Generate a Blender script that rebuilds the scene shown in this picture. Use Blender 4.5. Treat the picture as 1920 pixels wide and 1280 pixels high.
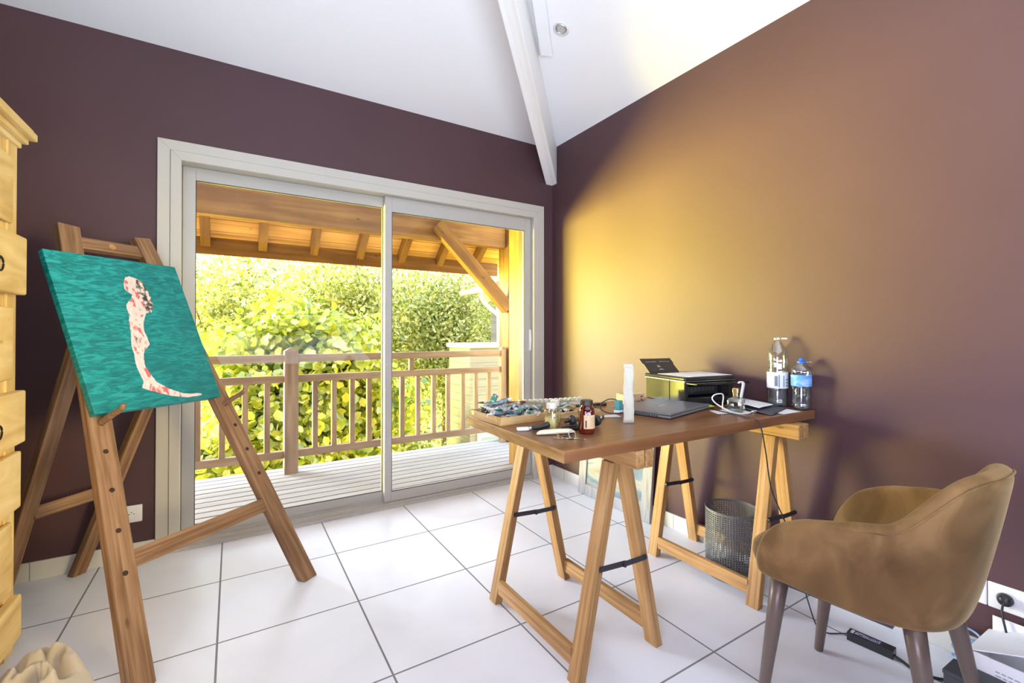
import bpy, bmesh, math, random
from mathutils import Vector, Matrix, noise
import numpy as np
R = math.radians
V = Vector
PI = math.pi
for o in list(bpy.data.objects): bpy.data.objects.remove(o)
S = bpy.context.scene
C = S.collection
random.seed(7)

# ------------------------------------------------------------------ camera
cam = bpy.data.cameras.new('camera'); camo = bpy.data.objects.new('camera', cam); C.objects.link(camo)
camo.location = (0, 0, 1.1)
camo.rotation_euler = (R(90.45), 0, R(-31.6))
cam.sensor_width = 36; cam.lens = 850 / 1920 * 36
cam.shift_y = -20.7 / 1920
cam.clip_start = 0.02
S.camera = camo
# ------------------------------------------------------------------ view / exposure
S.view_settings.view_transform = 'Standard'; S.view_settings.look = 'None'
S.view_settings.gamma = 1; S.view_settings.use_curve_mapping = False
S.view_settings.exposure = 0.0
S.cycles.use_denoising = True
S.cycles.max_bounces = 10; S.cycles.diffuse_bounces = 5; S.cycles.glossy_bounces = 4
S.cycles.transparent_max_bounces = 24; S.cycles.transmission_bounces = 6
S.cycles.sample_clamp_indirect = 6
# ------------------------------------------------------------------ world: hazy sky, warm towards and under the horizon
W = bpy.data.worlds.new('world'); S.world = W; W.use_nodes = True
nt = W.node_tree; nt.nodes.clear()
def wn(t, **k):
    n = nt.nodes.new(t)
    for a, b in k.items(): setattr(n, a, b)
    return n
tc = wn('ShaderNodeTexCoord'); sep = wn('ShaderNodeSeparateXYZ'); nt.links.new(tc.outputs['Generated'], sep.inputs[0])
mr = wn('ShaderNodeMapRange'); mr.inputs['From Min'].default_value = -1; mr.inputs['From Max'].default_value = 1
nt.links.new(sep.outputs['Z'], mr.inputs['Value'])
cr = wn('ShaderNodeValToRGB'); nt.links.new(mr.outputs[0], cr.inputs[0])
e = cr.color_ramp.elements
e[0].position = 0.0; e[0].color = (.55, .42, .05, 1)
e[1].position = 1.0; e[1].color = (.62, .76, 1.0, 1)
for p, c in ((.42, (1, .78, .12, 1)), (.515, (1, .86, .30, 1)), (.58, (.95, .96, .98, 1)), (.75, (.74, .84, 1.0, 1))):
    n = e.new(p); n.color = c
bg = wn('ShaderNodeBackground'); bg.inputs[1].default_value = 6.5
ow = wn('ShaderNodeOutputWorld')
nt.links.new(cr.outputs[0], bg.inputs[0]); nt.links.new(bg.outputs[0], ow.inputs[0])
W.cycles.sampling_method = 'MANUAL'; W.cycles.sample_map_resolution = 512
# ------------------------------------------------------------------ warm lamp for light reflected outdoors, daylight portal in the door opening, added fill lamps out of view
sun = bpy.data.lights.new('sun', 'SUN'); outdoor_bounce_o = bpy.data.objects.new('sun', sun); C.objects.link(outdoor_bounce_o)
sun.energy = 36.0; sun.angle = R(30); sun.color = (1.0, .86, .13)
az, el = R(-48), R(-9)  # shines up from below the horizon, stands in for light reflected outside
d = V((math.sin(az) * math.cos(el), math.cos(az) * math.cos(el), math.sin(el)))
outdoor_bounce_o.rotation_euler = d.to_track_quat('Z', 'Y').to_euler(); outdoor_bounce_o.location = d * 12 + V((1, 3, 1))
sky = bpy.data.lights.new('low_sky', 'SUN'); skyo = bpy.data.objects.new('low_sky', sky); C.objects.link(skyo)
sky.energy = 11.0; sky.angle = R(26); sky.color = (.78, .84, 1.0)
az, el = R(-38), R(15)
d = V((math.sin(az) * math.cos(el), math.cos(az) * math.cos(el), math.sin(el)))
skyo.rotation_euler = d.to_track_quat('Z', 'Y').to_euler(); skyo.location = d * 12 + V((1, 3, 1))
po = bpy.data.lights.new('door_daylight', 'AREA'); poo = bpy.data.objects.new('door_daylight', po); C.objects.link(poo)
po.shape = 'RECTANGLE'; po.size = 2.2; po.size_y = 2.0; po.cycles.is_portal = True
poo.location = (.86, 3.03, .99); poo.rotation_euler = (R(-90), 0, 0)
fl = bpy.data.lights.new('ceiling_fill', 'AREA'); flo = bpy.data.objects.new('ceiling_fill', fl); C.objects.link(flo)  # added fill lamp behind the camera, bounced off the ceiling
fl.shape = 'RECTANGLE'; fl.size = 2.6; fl.size_y = 1.6; fl.energy = 165; fl.color = (.70, .85, 1.0)
flo.location = (.3, -1.1, .9); flo.rotation_euler = (R(168), 0, 0)

sw = bpy.data.lights.new('side_fill', 'AREA'); swo = bpy.data.objects.new('side_fill', sw); C.objects.link(swo)  # added cool fill by the left wall, brightens the lower right wall; no window built
sw.shape = 'RECTANGLE'; sw.size = 1.1; sw.size_y = 1.1; sw.energy = 58; sw.color = (.72, .70, 1.0)
swo.location = (-1.2, -.6, .95); swo.rotation_euler = (0, R(-90), 0)

rw = bpy.data.lights.new('cabinet_fill', 'AREA'); rwo = bpy.data.objects.new('cabinet_fill', rw); C.objects.link(rwo)  # added warm fill aimed at the pine cabinet, no window behind it
rw.shape = 'RECTANGLE'; rw.size = .9; rw.size_y = .9; rw.energy = 12; rw.color = (1.0, .80, .38); rw.spread = R(38)
rwo.location = (1.9, -1.5, 1.5); rwo.rotation_euler = (V((1.9, -1.5, 1.5)) - V((-.70, 1.95, .95))).to_track_quat('Z', 'Y').to_euler()

# ------------------------------------------------------------------ materials
MATS = {}
def mat(name, col=(.8, .8, .8), rough=.6, metal=0, spec=.5, build=None, **k):
    if name in MATS: return MATS[name]
    m = bpy.data.materials.new(name); m.use_nodes = True
    t = m.node_tree; b = t.nodes['Principled BSDF']
    b.inputs['Base Color'].default_value = (*col, 1)
    b.inputs['Roughness'].default_value = rough; b.inputs['Metallic'].default_value = metal
    b.inputs['Specular IOR Level'].default_value = spec
    for a, v in k.items(): b.inputs[a.replace('_', ' ')].default_value = v
    def N(ty, **kk):
        n = t.nodes.new(ty)
        for a, v in kk.items():
            if a.startswith('i_'): n.inputs[a[2:].replace('_', ' ')].default_value = v
            else: setattr(n, a, v)
        return n
    L = t.links.new
    if build: build(t, b, N, L)
    MATS[name] = m
    return m
def ramp(N, cols):
    r = N('ShaderNodeValToRGB'); e = r.color_ramp.elements
    e[0].position, e[0].color = cols[0][0], (*cols[0][1], 1); e[1].position, e[1].color = cols[-1][0], (*cols[-1][1], 1)
    for p, c in cols[1:-1]:
        x = e.new(p); x.color = (*c, 1)
    return r
def noisecol(cols, scale=(5, 5, 5), ns=1.0, detail=4, bump=0, coord='Object', dist=0.0):
    def f(t, b, N, L):
        tc = N('ShaderNodeTexCoord'); mp = N('ShaderNodeMapping'); mp.inputs['Scale'].default_value = scale
        L(tc.outputs[coord], mp.inputs[0])
        n = N('ShaderNodeTexNoise', i_Scale=ns, i_Detail=detail, i_Distortion=dist); L(mp.outputs[0], n.inputs['Vector'])
        r = ramp(N, cols); L(n.outputs['Fac'], r.inputs[0]); L(r.outputs[0], b.inputs['Base Color'])
        if bump:
            bp = N('ShaderNodeBump', i_Strength=bump, i_Distance=.002); L(n.outputs['Fac'], bp.inputs['Height']); L(bp.outputs[0], b.inputs['Normal'])
    return f
def wood(name, c1, c2, c3=None, rough=.55, sc=(75, 75, 3.2), knots=True, bump=.25, spec=.3):
    """grain runs along the object's local Z"""
    def f(t, b, N, L):
        tc = N('ShaderNodeTexCoord'); mp = N('ShaderNodeMapping'); mp.inputs['Scale'].default_value = sc
        oi = N('ShaderNodeObjectInfo'); va = N('ShaderNodeVectorMath', operation='SCALE'); va.inputs[0].default_value = (31, 17, 23)
        L(oi.outputs['Random'], va.inputs['Scale']); ad = N('ShaderNodeVectorMath', operation='ADD')
        L(tc.outputs['Object'], ad.inputs[0]); L(va.outputs[0], ad.inputs[1]); L(ad.outputs[0], mp.inputs[0])
        n = N('ShaderNodeTexNoise', i_Scale=1.0, i_Detail=5, i_Distortion=.6); L(mp.outputs[0], n.inputs['Vector'])
        n2 = N('ShaderNodeTexNoise', i_Scale=3.2, i_Detail=3); L(ad.outputs[0], n2.inputs['Vector'])
        mx = N('ShaderNodeMath', operation='MULTIPLY_ADD'); mx.inputs[1].default_value = .34
        L(n2.outputs['Fac'], mx.inputs[0]); sc2 = N('ShaderNodeMath', operation='MULTIPLY'); sc2.inputs[1].default_value = .70
        L(n.outputs['Fac'], sc2.inputs[0]); L(sc2.outputs[0], mx.inputs[2])
        r = ramp(N, [(.38, c1), (.53, c2), (.68, c3 or c2)]); L(mx.outputs[0], r.inputs[0])
        out = r.outputs[0]
        if knots:
            mp2 = N('ShaderNodeMapping'); mp2.inputs['Scale'].default_value = (9, 9, 3.5); L(ad.outputs[0], mp2.inputs[0])
            vo = N('ShaderNodeTexVoronoi', i_Scale=1.0); L(mp2.outputs[0], vo.inputs['Vector'])
            r2 = ramp(N, [(.03, (.8, .8, .8)), (.085, (0, 0, 0))]); L(vo.outputs['Distance'], r2.inputs[0])
            m = N('ShaderNodeMix', data_type='RGBA'); L(r2.outputs[0], m.inputs[0]); L(out, m.inputs[6])
            m.inputs[7].default_value = (c1[0] * .35, c1[1] * .3, c1[2] * .3, 1); out = m.outputs[2]
        L(out, b.inputs['Base Color'])
        bp = N('ShaderNodeBump', i_Strength=bump, i_Distance=.001); L(n.outputs['Fac'], bp.inputs['Height']); L(bp.outputs[0], b.inputs['Normal'])
    return mat(name, rough=rough, spec=spec, build=f)
def wallpaint(t, b, N, L):
    tc = N('ShaderNodeTexCoord')
    n = N('ShaderNodeTexNoise', i_Scale=.9, i_Detail=3); L(tc.outputs['Object'], n.inputs['Vector'])
    r = ramp(N, [(.35, (.081, .039, .043)), (.65, (.093, .046, .051))]); L(n.outputs['Fac'], r.inputs[0]); L(r.outputs[0], b.inputs['Base Color'])
    n2 = N('ShaderNodeTexNoise', i_Scale=160, i_Detail=3); L(tc.outputs['Object'], n2.inputs['Vector'])
    bp = N('ShaderNodeBump', i_Strength=.25, i_Distance=.002); L(n2.outputs['Fac'], bp.inputs['Height']); L(bp.outputs[0], b.inputs['Normal'])
M_wall = mat('plum_wall_paint', rough=.55, spec=.35, build=wallpaint)
M_ceil = mat('white_ceiling_paint', (.86, .85, .84), .8)
M_trimw = mat('beam_white_paint', (.84, .83, .80), .6)
X0T, DXT, Y0T, DYT = .445, .489, 2.406, .476
def tiles(t, b, N, L):
    tc = N('ShaderNodeTexCoord'); s = N('ShaderNodeSeparateXYZ'); L(tc.outputs['Object'], s.inputs[0])
    def lines(out, o0, dd, w):
        a = N('ShaderNodeMath', operation='SUBTRACT'); L(out, a.inputs[0]); a.inputs[1].default_value = o0 - dd * 40 + dd / 2
        m = N('ShaderNodeMath', operation='MODULO'); L(a.outputs[0], m.inputs[0]); m.inputs[1].default_value = dd
        c = N('ShaderNodeMath', operation='SUBTRACT'); L(m.outputs[0], c.inputs[0]); c.inputs[1].default_value = dd / 2
        ab = N('ShaderNodeMath', operation='ABSOLUTE'); L(c.outputs[0], ab.inputs[0])
        l = N('ShaderNodeMath', operation='LESS_THAN'); L(ab.outputs[0], l.inputs[0]); l.inputs[1].default_value = w
        return l.outputs[0]
    lx = lines(s.outputs['X'], X0T, DXT, .0033); ly = lines(s.outputs['Y'], Y0T, DYT, .0033)
    mx = N('ShaderNodeMath', operation='MAXIMUM'); L(lx, mx.inputs[0]); L(ly, mx.inputs[1])
    n = N('ShaderNodeTexNoise', i_Scale=2.2, i_Detail=6, i_Distortion=1.2); L(tc.outputs['Object'], n.inputs['Vector'])
    r = ramp(N, [(.35, (.74, .76, .80)), (.7, (.80, .82, .86))]); L(n.outputs['Fac'], r.inputs[0])
    m = N('ShaderNodeMix', data_type='RGBA'); L(mx.outputs[0], m.inputs[0]); L(r.outputs[0], m.inputs[6]); m.inputs[7].default_value = (.22, .215, .22, 1)
    L(m.outputs[2], b.inputs['Base Color'])
    inv = N('ShaderNodeMath', operation='SUBTRACT'); inv.inputs[0].default_value = 1; L(mx.outputs[0], inv.inputs[1])
    bp = N('ShaderNodeBump', i_Strength=.5, i_Distance=.002); L(inv.outputs[0], bp.inputs['Height']); L(bp.outputs[0], b.inputs['Normal'])
    rr = N('ShaderNodeMath', operation='MULTIPLY_ADD'); L(mx.outputs[0], rr.inputs[0]); rr.inputs[1].default_value = .5; rr.inputs[2].default_value = .34; L(rr.outputs[0], b.inputs['Roughness'])
M_floor = mat('white_floor_tiles', spec=.4, build=tiles)
def basetile(t, b, N, L):
    tc = N('ShaderNodeTexCoord'); s = N('ShaderNodeSeparateXYZ'); L(tc.outputs['Object'], s.inputs[0])
    sm = N('ShaderNodeMath', operation='ADD'); L(s.outputs['X'], sm.inputs[0]); L(s.outputs['Y'], sm.inputs[1])
    a = N('ShaderNodeMath', operation='ADD'); L(sm.outputs[0], a.inputs[0]); a.inputs[1].default_value = 20.03
    m = N('ShaderNodeMath', operation='MODULO'); L(a.outputs[0], m.inputs[0]); m.inputs[1].default_value = .33
    l = N('ShaderNodeMath', operation='LESS_THAN'); L(m.outputs[0], l.inputs[0]); l.inputs[1].default_value = .004
    mm = N('ShaderNodeMix', data_type='RGBA'); L(l.outputs[0], mm.inputs[0]); mm.inputs[6].default_value = (.68, .66, .60, 1); mm.inputs[7].default_value = (.3, .28, .25, 1)
    L(mm.outputs[2], b.inputs['Base Color'])
M_base = mat('skirting_tile', rough=.35, build=basetile)
M_frame = mat('grey_white_aluminium', (.49, .47, .42), .42, spec=.5)
M_frame2 = mat('casing_white', (.55, .52, .44), .45)
M_gasket = mat('black_rubber', (.03, .03, .03), .6)
M_black = mat('black_plastic', (.02, .02, .022), .35)
M_gloss = mat('glossy_black_plastic', (.012, .012, .013), .06, spec=.8)
M_white = mat('white_plastic', (.80, .80, .78), .35)
M_cream = mat('cream_plastic', (.78, .73, .55), .4)
M_paper = mat('white_paper', (.82, .82, .83), .8)
M_steel = mat('steel', (.62, .62, .60), .3, 1)
M_dark = mat('dark_burnished_metal', (.08, .08, .09), .45, .7)
M_gold = mat('gold_metal', (.80, .62, .28), .25, 1)
M_easel = wood('easel_wood', (.15, .080, .037), (.24, .132, .065), (.34, .205, .11))
M_trest = wood('trestle_pine', (.30, .155, .055), (.44, .245, .09), (.55, .33, .14), sc=(80, 80, 3.0))
M_desk = wood('desk_wood', (.15, .062, .024), (.20, .085, .034), (.26, .12, .052), rough=.32, knots=False, sc=(26, 26, 1.4), bump=.08, spec=.5)
M_deskend = wood('desk_end_grain', (.26, .14, .045), (.38, .22, .075), (.50, .31, .12), rough=.5, sc=(60, 8, 8), knots=False)
M_cab = wood('cabinet_pine', (.56, .37, .13), (.72, .52, .21), (.82, .65, .33), sc=(14, 14, 2.5))
M_porch = wood('porch_timber', (.14, .062, .014), (.21, .10, .026), (.30, .16, .045), sc=(16, 16, 1.2))
M_rail = wood('weathered_rail_wood', (.23, .15, .10), (.32, .215, .145), (.41, .29, .205), sc=(22, 22, 1.6), knots=False)
M_lining = wood('roof_lining_boards', (.55, .27, .07), (.70, .38, .11), (.80, .48, .17), sc=(18, 18, 1.0))
M_deck = mat('deck_boards', rough=.7, build=noisecol([(.35, (.34, .33, .325)), (.7, (.44, .43, .42))], (1.2, 22, 22), 1.0, 5, .2))
def velvet(t, b, N, L):
    noisecol([(.3, (.11, .056, .018)), (.5, (.18, .098, .034)), (.70, (.28, .16, .062))], (5, 5, 3.5), 1.5, 5, 0, dist=.8)(t, b, N, L)
    tc = N('ShaderNodeTexCoord'); n = N('ShaderNodeTexNoise', i_Scale=420, i_Detail=2); L(tc.outputs['Object'], n.inputs['Vector'])
    bp = N('ShaderNodeBump', i_Strength=.2, i_Distance=.001); L(n.outputs['Fac'], bp.inputs['Height']); L(bp.outputs[0], b.inputs['Normal'])
M_velvet = mat('tan_velvet', rough=.75, spec=.25, build=velvet, Sheen_Weight=.38, Sheen_Roughness=.35, Sheen_Tint=(1, .82, .45, 1))
M_leg = mat('taupe_metal_legs', (.145, .105, .085), .35, .3)
def glassmat(name, tint=(1, 1, 1), gl=.10, rough=.02):
    if name in MATS: return MATS[name]
    m = bpy.data.materials.new(name); m.use_nodes = True; t = m.node_tree; t.nodes.clear()
    o = t.nodes.new('ShaderNodeOutputMaterial'); tr = t.nodes.new('ShaderNodeBsdfTransparent'); tr.inputs[0].default_value = (*tint, 1)
    g = t.nodes.new('ShaderNodeBsdfGlossy'); g.inputs['Roughness'].default_value = rough
    fr = t.nodes.new('ShaderNodeLayerWeight'); fr.inputs['Blend'].default_value = .35
    mu = t.nodes.new('ShaderNodeMath'); mu.operation = 'MULTIPLY_ADD'; mu.inputs[1].default_value = .55; mu.inputs[2].default_value = gl
    mx = t.nodes.new('ShaderNodeMixShader'); L = t.links.new
    L(fr.outputs['Facing'], mu.inputs[0]); L(mu.outputs[0], mx.inputs[0]); L(tr.outputs[0], mx.inputs[1]); L(g.outputs[0], mx.inputs[2]); L(mx.outputs[0], o.inputs[0])
    MATS[name] = m; return m
M_glass = glassmat('window_glass', (.97, .98, .97), .0, .0)
# the pane: reflect less, straight-on
M_glass.node_tree.nodes['Math'].inputs[1].default_value = .07; M_glass.node_tree.nodes['Math'].inputs[2].default_value = .006
M_pet = glassmat('clear_bottle_plastic', (.92, .95, .96), .15, .10)
M_clear = glassmat('clear_glass', (.97, .97, .92), .16, .08)
M_amber = glassmat('amber_glass', (.55, .14, .012), .06, .03)
M_yliq = mat('pale_yellow_medium', (.85, .76, .34), .35)
def leafmat(name, cols, trans=.5):
    m = bpy.data.materials.new(name); m.use_nodes = True; t = m.node_tree; t.nodes.clear()
    N = lambda ty: t.nodes.new(ty); L = t.links.new
    o = N('ShaderNodeOutputMaterial'); g = N('ShaderNodeNewGeometry'); r = N('ShaderNodeValToRGB')
    e = r.color_ramp.elements; e[0].color = (*cols[0], 1); e[1].color = (*cols[-1], 1)
    for i, c in enumerate(cols[1:-1]): x = e.new((i + 1) / (len(cols) - 1)); x.color = (*c, 1)
    L(g.outputs['Random Per Island'], r.inputs[0])
    dd = N('ShaderNodeBsdfDiffuse'); tl = N('ShaderNodeBsdfTranslucent'); L(r.outputs[0], dd.inputs[0]); L(r.outputs[0], tl.inputs[0])
    mx = N('ShaderNodeMixShader'); mx.inputs[0].default_value = trans; L(dd.outputs[0], mx.inputs[1]); L(tl.outputs[0], mx.inputs[2])
    gl = N('ShaderNodeBsdfGlossy'); gl.inputs['Roughness'].default_value = .25; m2 = N('ShaderNodeMixShader'); m2.inputs[0].default_value = .07
    L(mx.outputs[0], m2.inputs[1]); L(gl.outputs[0], m2.inputs[2]); L(m2.outputs[0], o.inputs[0])
    return m
M_leafA = leafmat('lime_leaves', [(.10, .18, .02), (.34, .41, .03), (.55, .55, .05), (.70, .67, .22), (.28, .37, .03)])
M_leafB = leafmat('yellow_green_leaves', [(.10, .17, .03), (.34, .38, .05), (.58, .55, .10), (.72, .68, .38), (.28, .34, .05)])
M_leafC = leafmat('mid_green_leaves', [(.10, .16, .03), (.32, .37, .06), (.52, .51, .12), (.68, .65, .34), (.26, .33, .05)])
M_bark = mat('bark', rough=.9, build=noisecol([(.3, (.10, .07, .04)), (.7, (.25, .18, .11))], (12, 12, 3), 2, 4, .6))

# ------------------------------------------------------------------ object helpers
def link(name, me, m, parent=None, M=None):
    ob = bpy.data.objects.new(name, me); C.objects.link(ob)
    for x in (m if isinstance(m, (list, tuple)) else [m]): me.materials.append(x)
    M = M or Matrix()
    if parent is not None:
        ob.parent = parent; ob.matrix_basis = world(parent).inverted() @ M
    else: ob.matrix_basis = M
    return ob
def world(o):
    return o.matrix_basis.copy() if o.parent is None else world(o.parent) @ o.matrix_basis
def obj(name, bm, m, parent=None, M=None, smooth=False, sub=0, bevel=0, origin=None):
    if origin is not None:
        bm.transform(Matrix.Translation(-V(origin))); M = (M or Matrix()) @ Matrix.Translation(V(origin))
    me = bpy.data.meshes.new(name); bm.normal_update(); bm.to_mesh(me); bm.free()
    if smooth:
        for p in me.polygons: p.use_smooth = True
    ob = link(name, me, m, parent, M)
    if bevel:
        b = ob.modifiers.new('bevel', 'BEVEL'); b.width = bevel; b.segments = 2; b.limit_method = 'ANGLE'
    if sub:
        s = ob.modifiers.new('sub', 'SUBSURF'); s.levels = sub; s.render_levels = sub
    return ob
def root(name, label, cat, loc=(0, 0, 0), rz=0, group=None):
    o = bpy.data.objects.new(name, None); C.objects.link(o); o.empty_display_size = .05
    o.matrix_basis = Matrix.Translation(V(loc)) @ Matrix.Rotation(rz, 4, 'Z')
    return tag(o, label, cat, group)
def tag(o, label, cat, group=None):
    o['label'] = label; o['category'] = cat
    if group: o['group'] = group
    return o
def struct(o, label=None):
    o['kind'] = 'structure'
    if label: o['label'] = label
    return o
def box(bm, lo, hi, M=None):
    vs = [bm.verts.new(V((x, y, z))) for x in (lo[0], hi[0]) for y in (lo[1], hi[1]) for z in (lo[2], hi[2])]
    if M is not None:
        for v in vs: v.co = M @ v.co
    for f in ((0, 1, 3, 2), (4, 6, 7, 5), (0, 4, 5, 1), (2, 3, 7, 6), (0, 2, 6, 4), (1, 5, 7, 3)):
        bm.faces.new([vs[i] for i in f])
    return vs
def boxobj(name, lo, hi, m, parent=None, bevel=0, M=None):
    lo, hi = V(lo), V(hi); c = (lo + hi) / 2
    bm = bmesh.new(); box(bm, lo - c, hi - c)
    return obj(name, bm, m, parent, (M or Matrix()) @ Matrix.Translation(c), bevel=bevel)
def frame_of(p0, p1, side):
    z = (V(p1) - V(p0)).normalized(); x = V(side) - V(side).dot(z) * z; x.normalize(); y = z.cross(x)
    return Matrix((x, y, z)).transposed().to_4x4()
def bar(name, p0, p1, w, t, m, parent=None, side=(1, 0, 0), bevel=.002, cut0=None, cut1=None, holes=None):
    """board from p0 to p1, w wide along side, t thick; cut0/cut1 = world z at which the ends are sawn level"""
    p0, p1 = V(p0), V(p1); M = Matrix.Translation((p0 + p1) / 2) @ frame_of(p0, p1, side); Lh = (p1 - p0).length / 2
    bm = bmesh.new(); vs = box(bm, (-w / 2, -t / 2, -Lh), (w / 2, t / 2, Lh))
    zd = (M.to_3x3() @ V((0, 0, 1))).z
    for v in vs:
        cz = cut0 if v.co.z < 0 else cut1
        if cz is not None: v.co.z += (cz - (M @ v.co).z) / zd
    return obj(name, bm, m, parent, M, bevel=bevel)
def ring_loft(rings, closed=True, caps=True, bm=None):
    bm = bm or bmesh.new(); rv = [[bm.verts.new(V(p)) for p in r] for r in rings]
    n = len(rings[0])
    for a, b in zip(rv, rv[1:]):
        for i in range(n if closed else n - 1):
            j = (i + 1) % n; bm.faces.new((a[i], a[j], b[j], b[i]))
    if caps and closed:
        bm.faces.new(list(reversed(rv[0]))); bm.faces.new(rv[-1])
    return bm
def lathe(prof, n=28, caps=False, M=None, sq=None):
    rings = []
    for r, z in prof:
        pts = []
        for i in range(n):
            a = 2 * PI * i / n; k = 1
            if sq: k = 1 / (abs(math.cos(a)) ** sq + abs(math.sin(a)) ** sq) ** (1 / sq)
            p = V((r * k * math.cos(a), r * k * math.sin(a), z)); pts.append(M @ p if M else p)
        rings.append(pts)
    return ring_loft(rings, True, caps)
def catmull(P, k=8):
    P = [V(p) for p in P]; Q = [P[0] * 2 - P[1]] + P + [P[-1] * 2 - P[-2]]; out = []
    for i in range(1, len(Q) - 2):
        for j in range(k):
            t = j / k; a, b, c, d = Q[i - 1:i + 3]
            out.append(.5 * ((2 * b) + (c - a) * t + (2 * a - 5 * b + 4 * c - d) * t * t + (-a + 3 * b - 3 * c + d) * t ** 3))
    return out + [P[-1]]
def tube(P, r, n=8, k=8, bm=None, smoothpath=True):
    pts = catmull(P, k) if smoothpath else [V(p) for p in P]; rings = []
    up = V((0, 0, 1)); L = len(pts)
    for i, p in enumerate(pts):
        t = (pts[min(i + 1, L - 1)] - pts[max(i - 1, 0)]).normalized()
        x = up.cross(t)
        if x.length < 1e-3: x = V((1, 0, 0))
        x.normalize(); y = t.cross(x); rr = r[0] + (r[1] - r[0]) * i / (L - 1) if isinstance(r, tuple) else r
        rings.append([p + (x * math.cos(2 * PI * j / n) + y * math.sin(2 * PI * j / n)) * rr for j in range(n)])
    return ring_loft(rings, True, True, bm)
def prism(poly, z0, z1, bm=None):
    bm = bm or bmesh.new(); a = [bm.verts.new((x, y, z0)) for x, y in poly]; b = [bm.verts.new((x, y, z1)) for x, y in poly]
    bm.faces.new(list(reversed(a))); bm.faces.new(b)
    for i in range(len(poly)):
        j = (i + 1) % len(poly); bm.faces.new((a[i], a[j], b[j], b[i]))
    return bm
def text(name, s, size, m, parent, M, ext=.0002):
    cu = bpy.data.curves.new(name, 'FONT'); cu.body = s; cu.size = size; cu.extrude = ext; cu.align_x = 'CENTER'; cu.align_y = 'CENTER'
    tmp = bpy.data.objects.new('tmp', cu); me = bpy.data.meshes.new_from_object(tmp); bpy.data.objects.remove(tmp)
    me.materials.clear(); me.materials.append(m); me.name = name
    ob = bpy.data.objects.new(name, me); C.objects.link(ob)
    ob.parent = parent; ob.matrix_basis = world(parent).inverted() @ M
    return ob
def at(x, y, z=0, rz=0): return Matrix.Translation((x, y, z)) @ Matrix.Rotation(rz, 4, 'Z')

# ================================================================== SETTING
XR, YB, H, SL = 2.13, 2.86, 2.55, .40
XL, YF = -1.25, -2.3
bm = bmesh.new(); box(bm, (XL - .2, YF - .2, -.1), (XR + .2, 3.0, 0)); struct(obj('floor', bm, M_floor))
bm = bmesh.new()
OX0, OX1, OZ = -.255, 1.965, 2.005
box(bm, (XL - .2, YB, 0), (OX0, 3.09, H + .02)); box(bm, (OX1, YB, 0), (XR + .2, 3.09, H + .02)); box(bm, (OX0, YB, OZ), (OX1, 3.09, H + .02))
struct(obj('wall_back', bm, M_wall))
struct(boxobj('wall_right', (XR, YF - .2, 0), (XR + .2, YB, H + .02), M_wall))
struct(boxobj('wall_left', (XL - .2, YF - .2, 0), (XL, YB, H + .02), M_wall))
struct(boxobj('wall_front', (XL, YF - .2, 0), (XR, YF, H + .02), M_wall))
# hipped ceiling
xm = (XL + XR) / 2; hw = (XR - XL) / 2; zr = H + SL * hw
bm = bmesh.new()
c = [bm.verts.new(p) for p in ((XL - .05, YF - .05, H - SL * .05), (XR + .05, YF - .05, H - SL * .05), (XR + .05, YB + .05, H - SL * .05), (XL - .05, YB + .05, H - SL * .05), (xm, YF + hw, zr), (xm, YB - hw, zr))]
for f in ((0, 4, 1), (1, 4, 5, 2), (2, 5, 3), (3, 5, 4, 0)): bm.faces.new([c[i] for i in f])
o = struct(obj('ceiling', bm, M_ceil)); s = o.modifiers.new('thick', 'SOLIDIFY'); s.thickness = .12; s.offset = 1
bmesh_up = o.data
if bmesh_up.polygons[1].normal.z < 0: s.offset = -1
# hip beam in the corner
bm = bmesh.new(); a = .042; k = 1 / math.sqrt(2)
L_, R_ = V((-a * 1.414, 0)), V((0, -a * 1.414))
def bp(off, t, z): return V((XR + off[0] - t, YB + off[1] - t, z + SL * t))
T = 2.0; zb, zt = 2.262, 2.60
st = [V((L_[0], 0)), V((0, 0)), V((0, R_[1]))]
ends = [V((L_[0], 0)), V((0, R_[1]))]
v = {}
for j, of in enumerate(st):
    for zz in (0, 1): v[(j, 0, zz)] = bm.verts.new(V((XR + of[0], YB + of[1], (zb, H + .03)[zz])))
for j, of in ((0, st[0]), (2, st[2])):
    for zz in (0, 1): v[(j, 1, zz)] = bm.verts.new(V((XR + of[0] - T, YB + of[1] - T, (zb, H + .03)[zz] + SL * T)))
F = bm.faces.new
F((v[0, 0, 0], v[1, 0, 0], v[2, 0, 0], v[2, 1, 0], v[0, 1, 0])); F((v[0, 0, 1], v[0, 1, 1], v[2, 1, 1], v[2, 0, 1], v[1, 0, 1]))
F((v[0, 0, 0], v[0, 1, 0], v[0, 1, 1], v[0, 0, 1])); F((v[2, 0, 0], v[2, 0, 1], v[2, 1, 1], v[2, 1, 0]))
F((v[0, 1, 0], v[2, 1, 0], v[2, 1, 1], v[0, 1, 1])); F((v[0, 0, 0], v[0, 0, 1], v[1, 0, 1], v[1, 0, 0])); F((v[1, 0, 0], v[1, 0, 1], v[2, 0, 1], v[2, 0, 0]))
bmesh.ops.recalc_face_normals(bm, faces=bm.faces)
struct(obj('trim_1', bm, M_trimw, bevel=.004), 'white painted hip beam rising from the corner between the two sloping ceilings')
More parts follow.
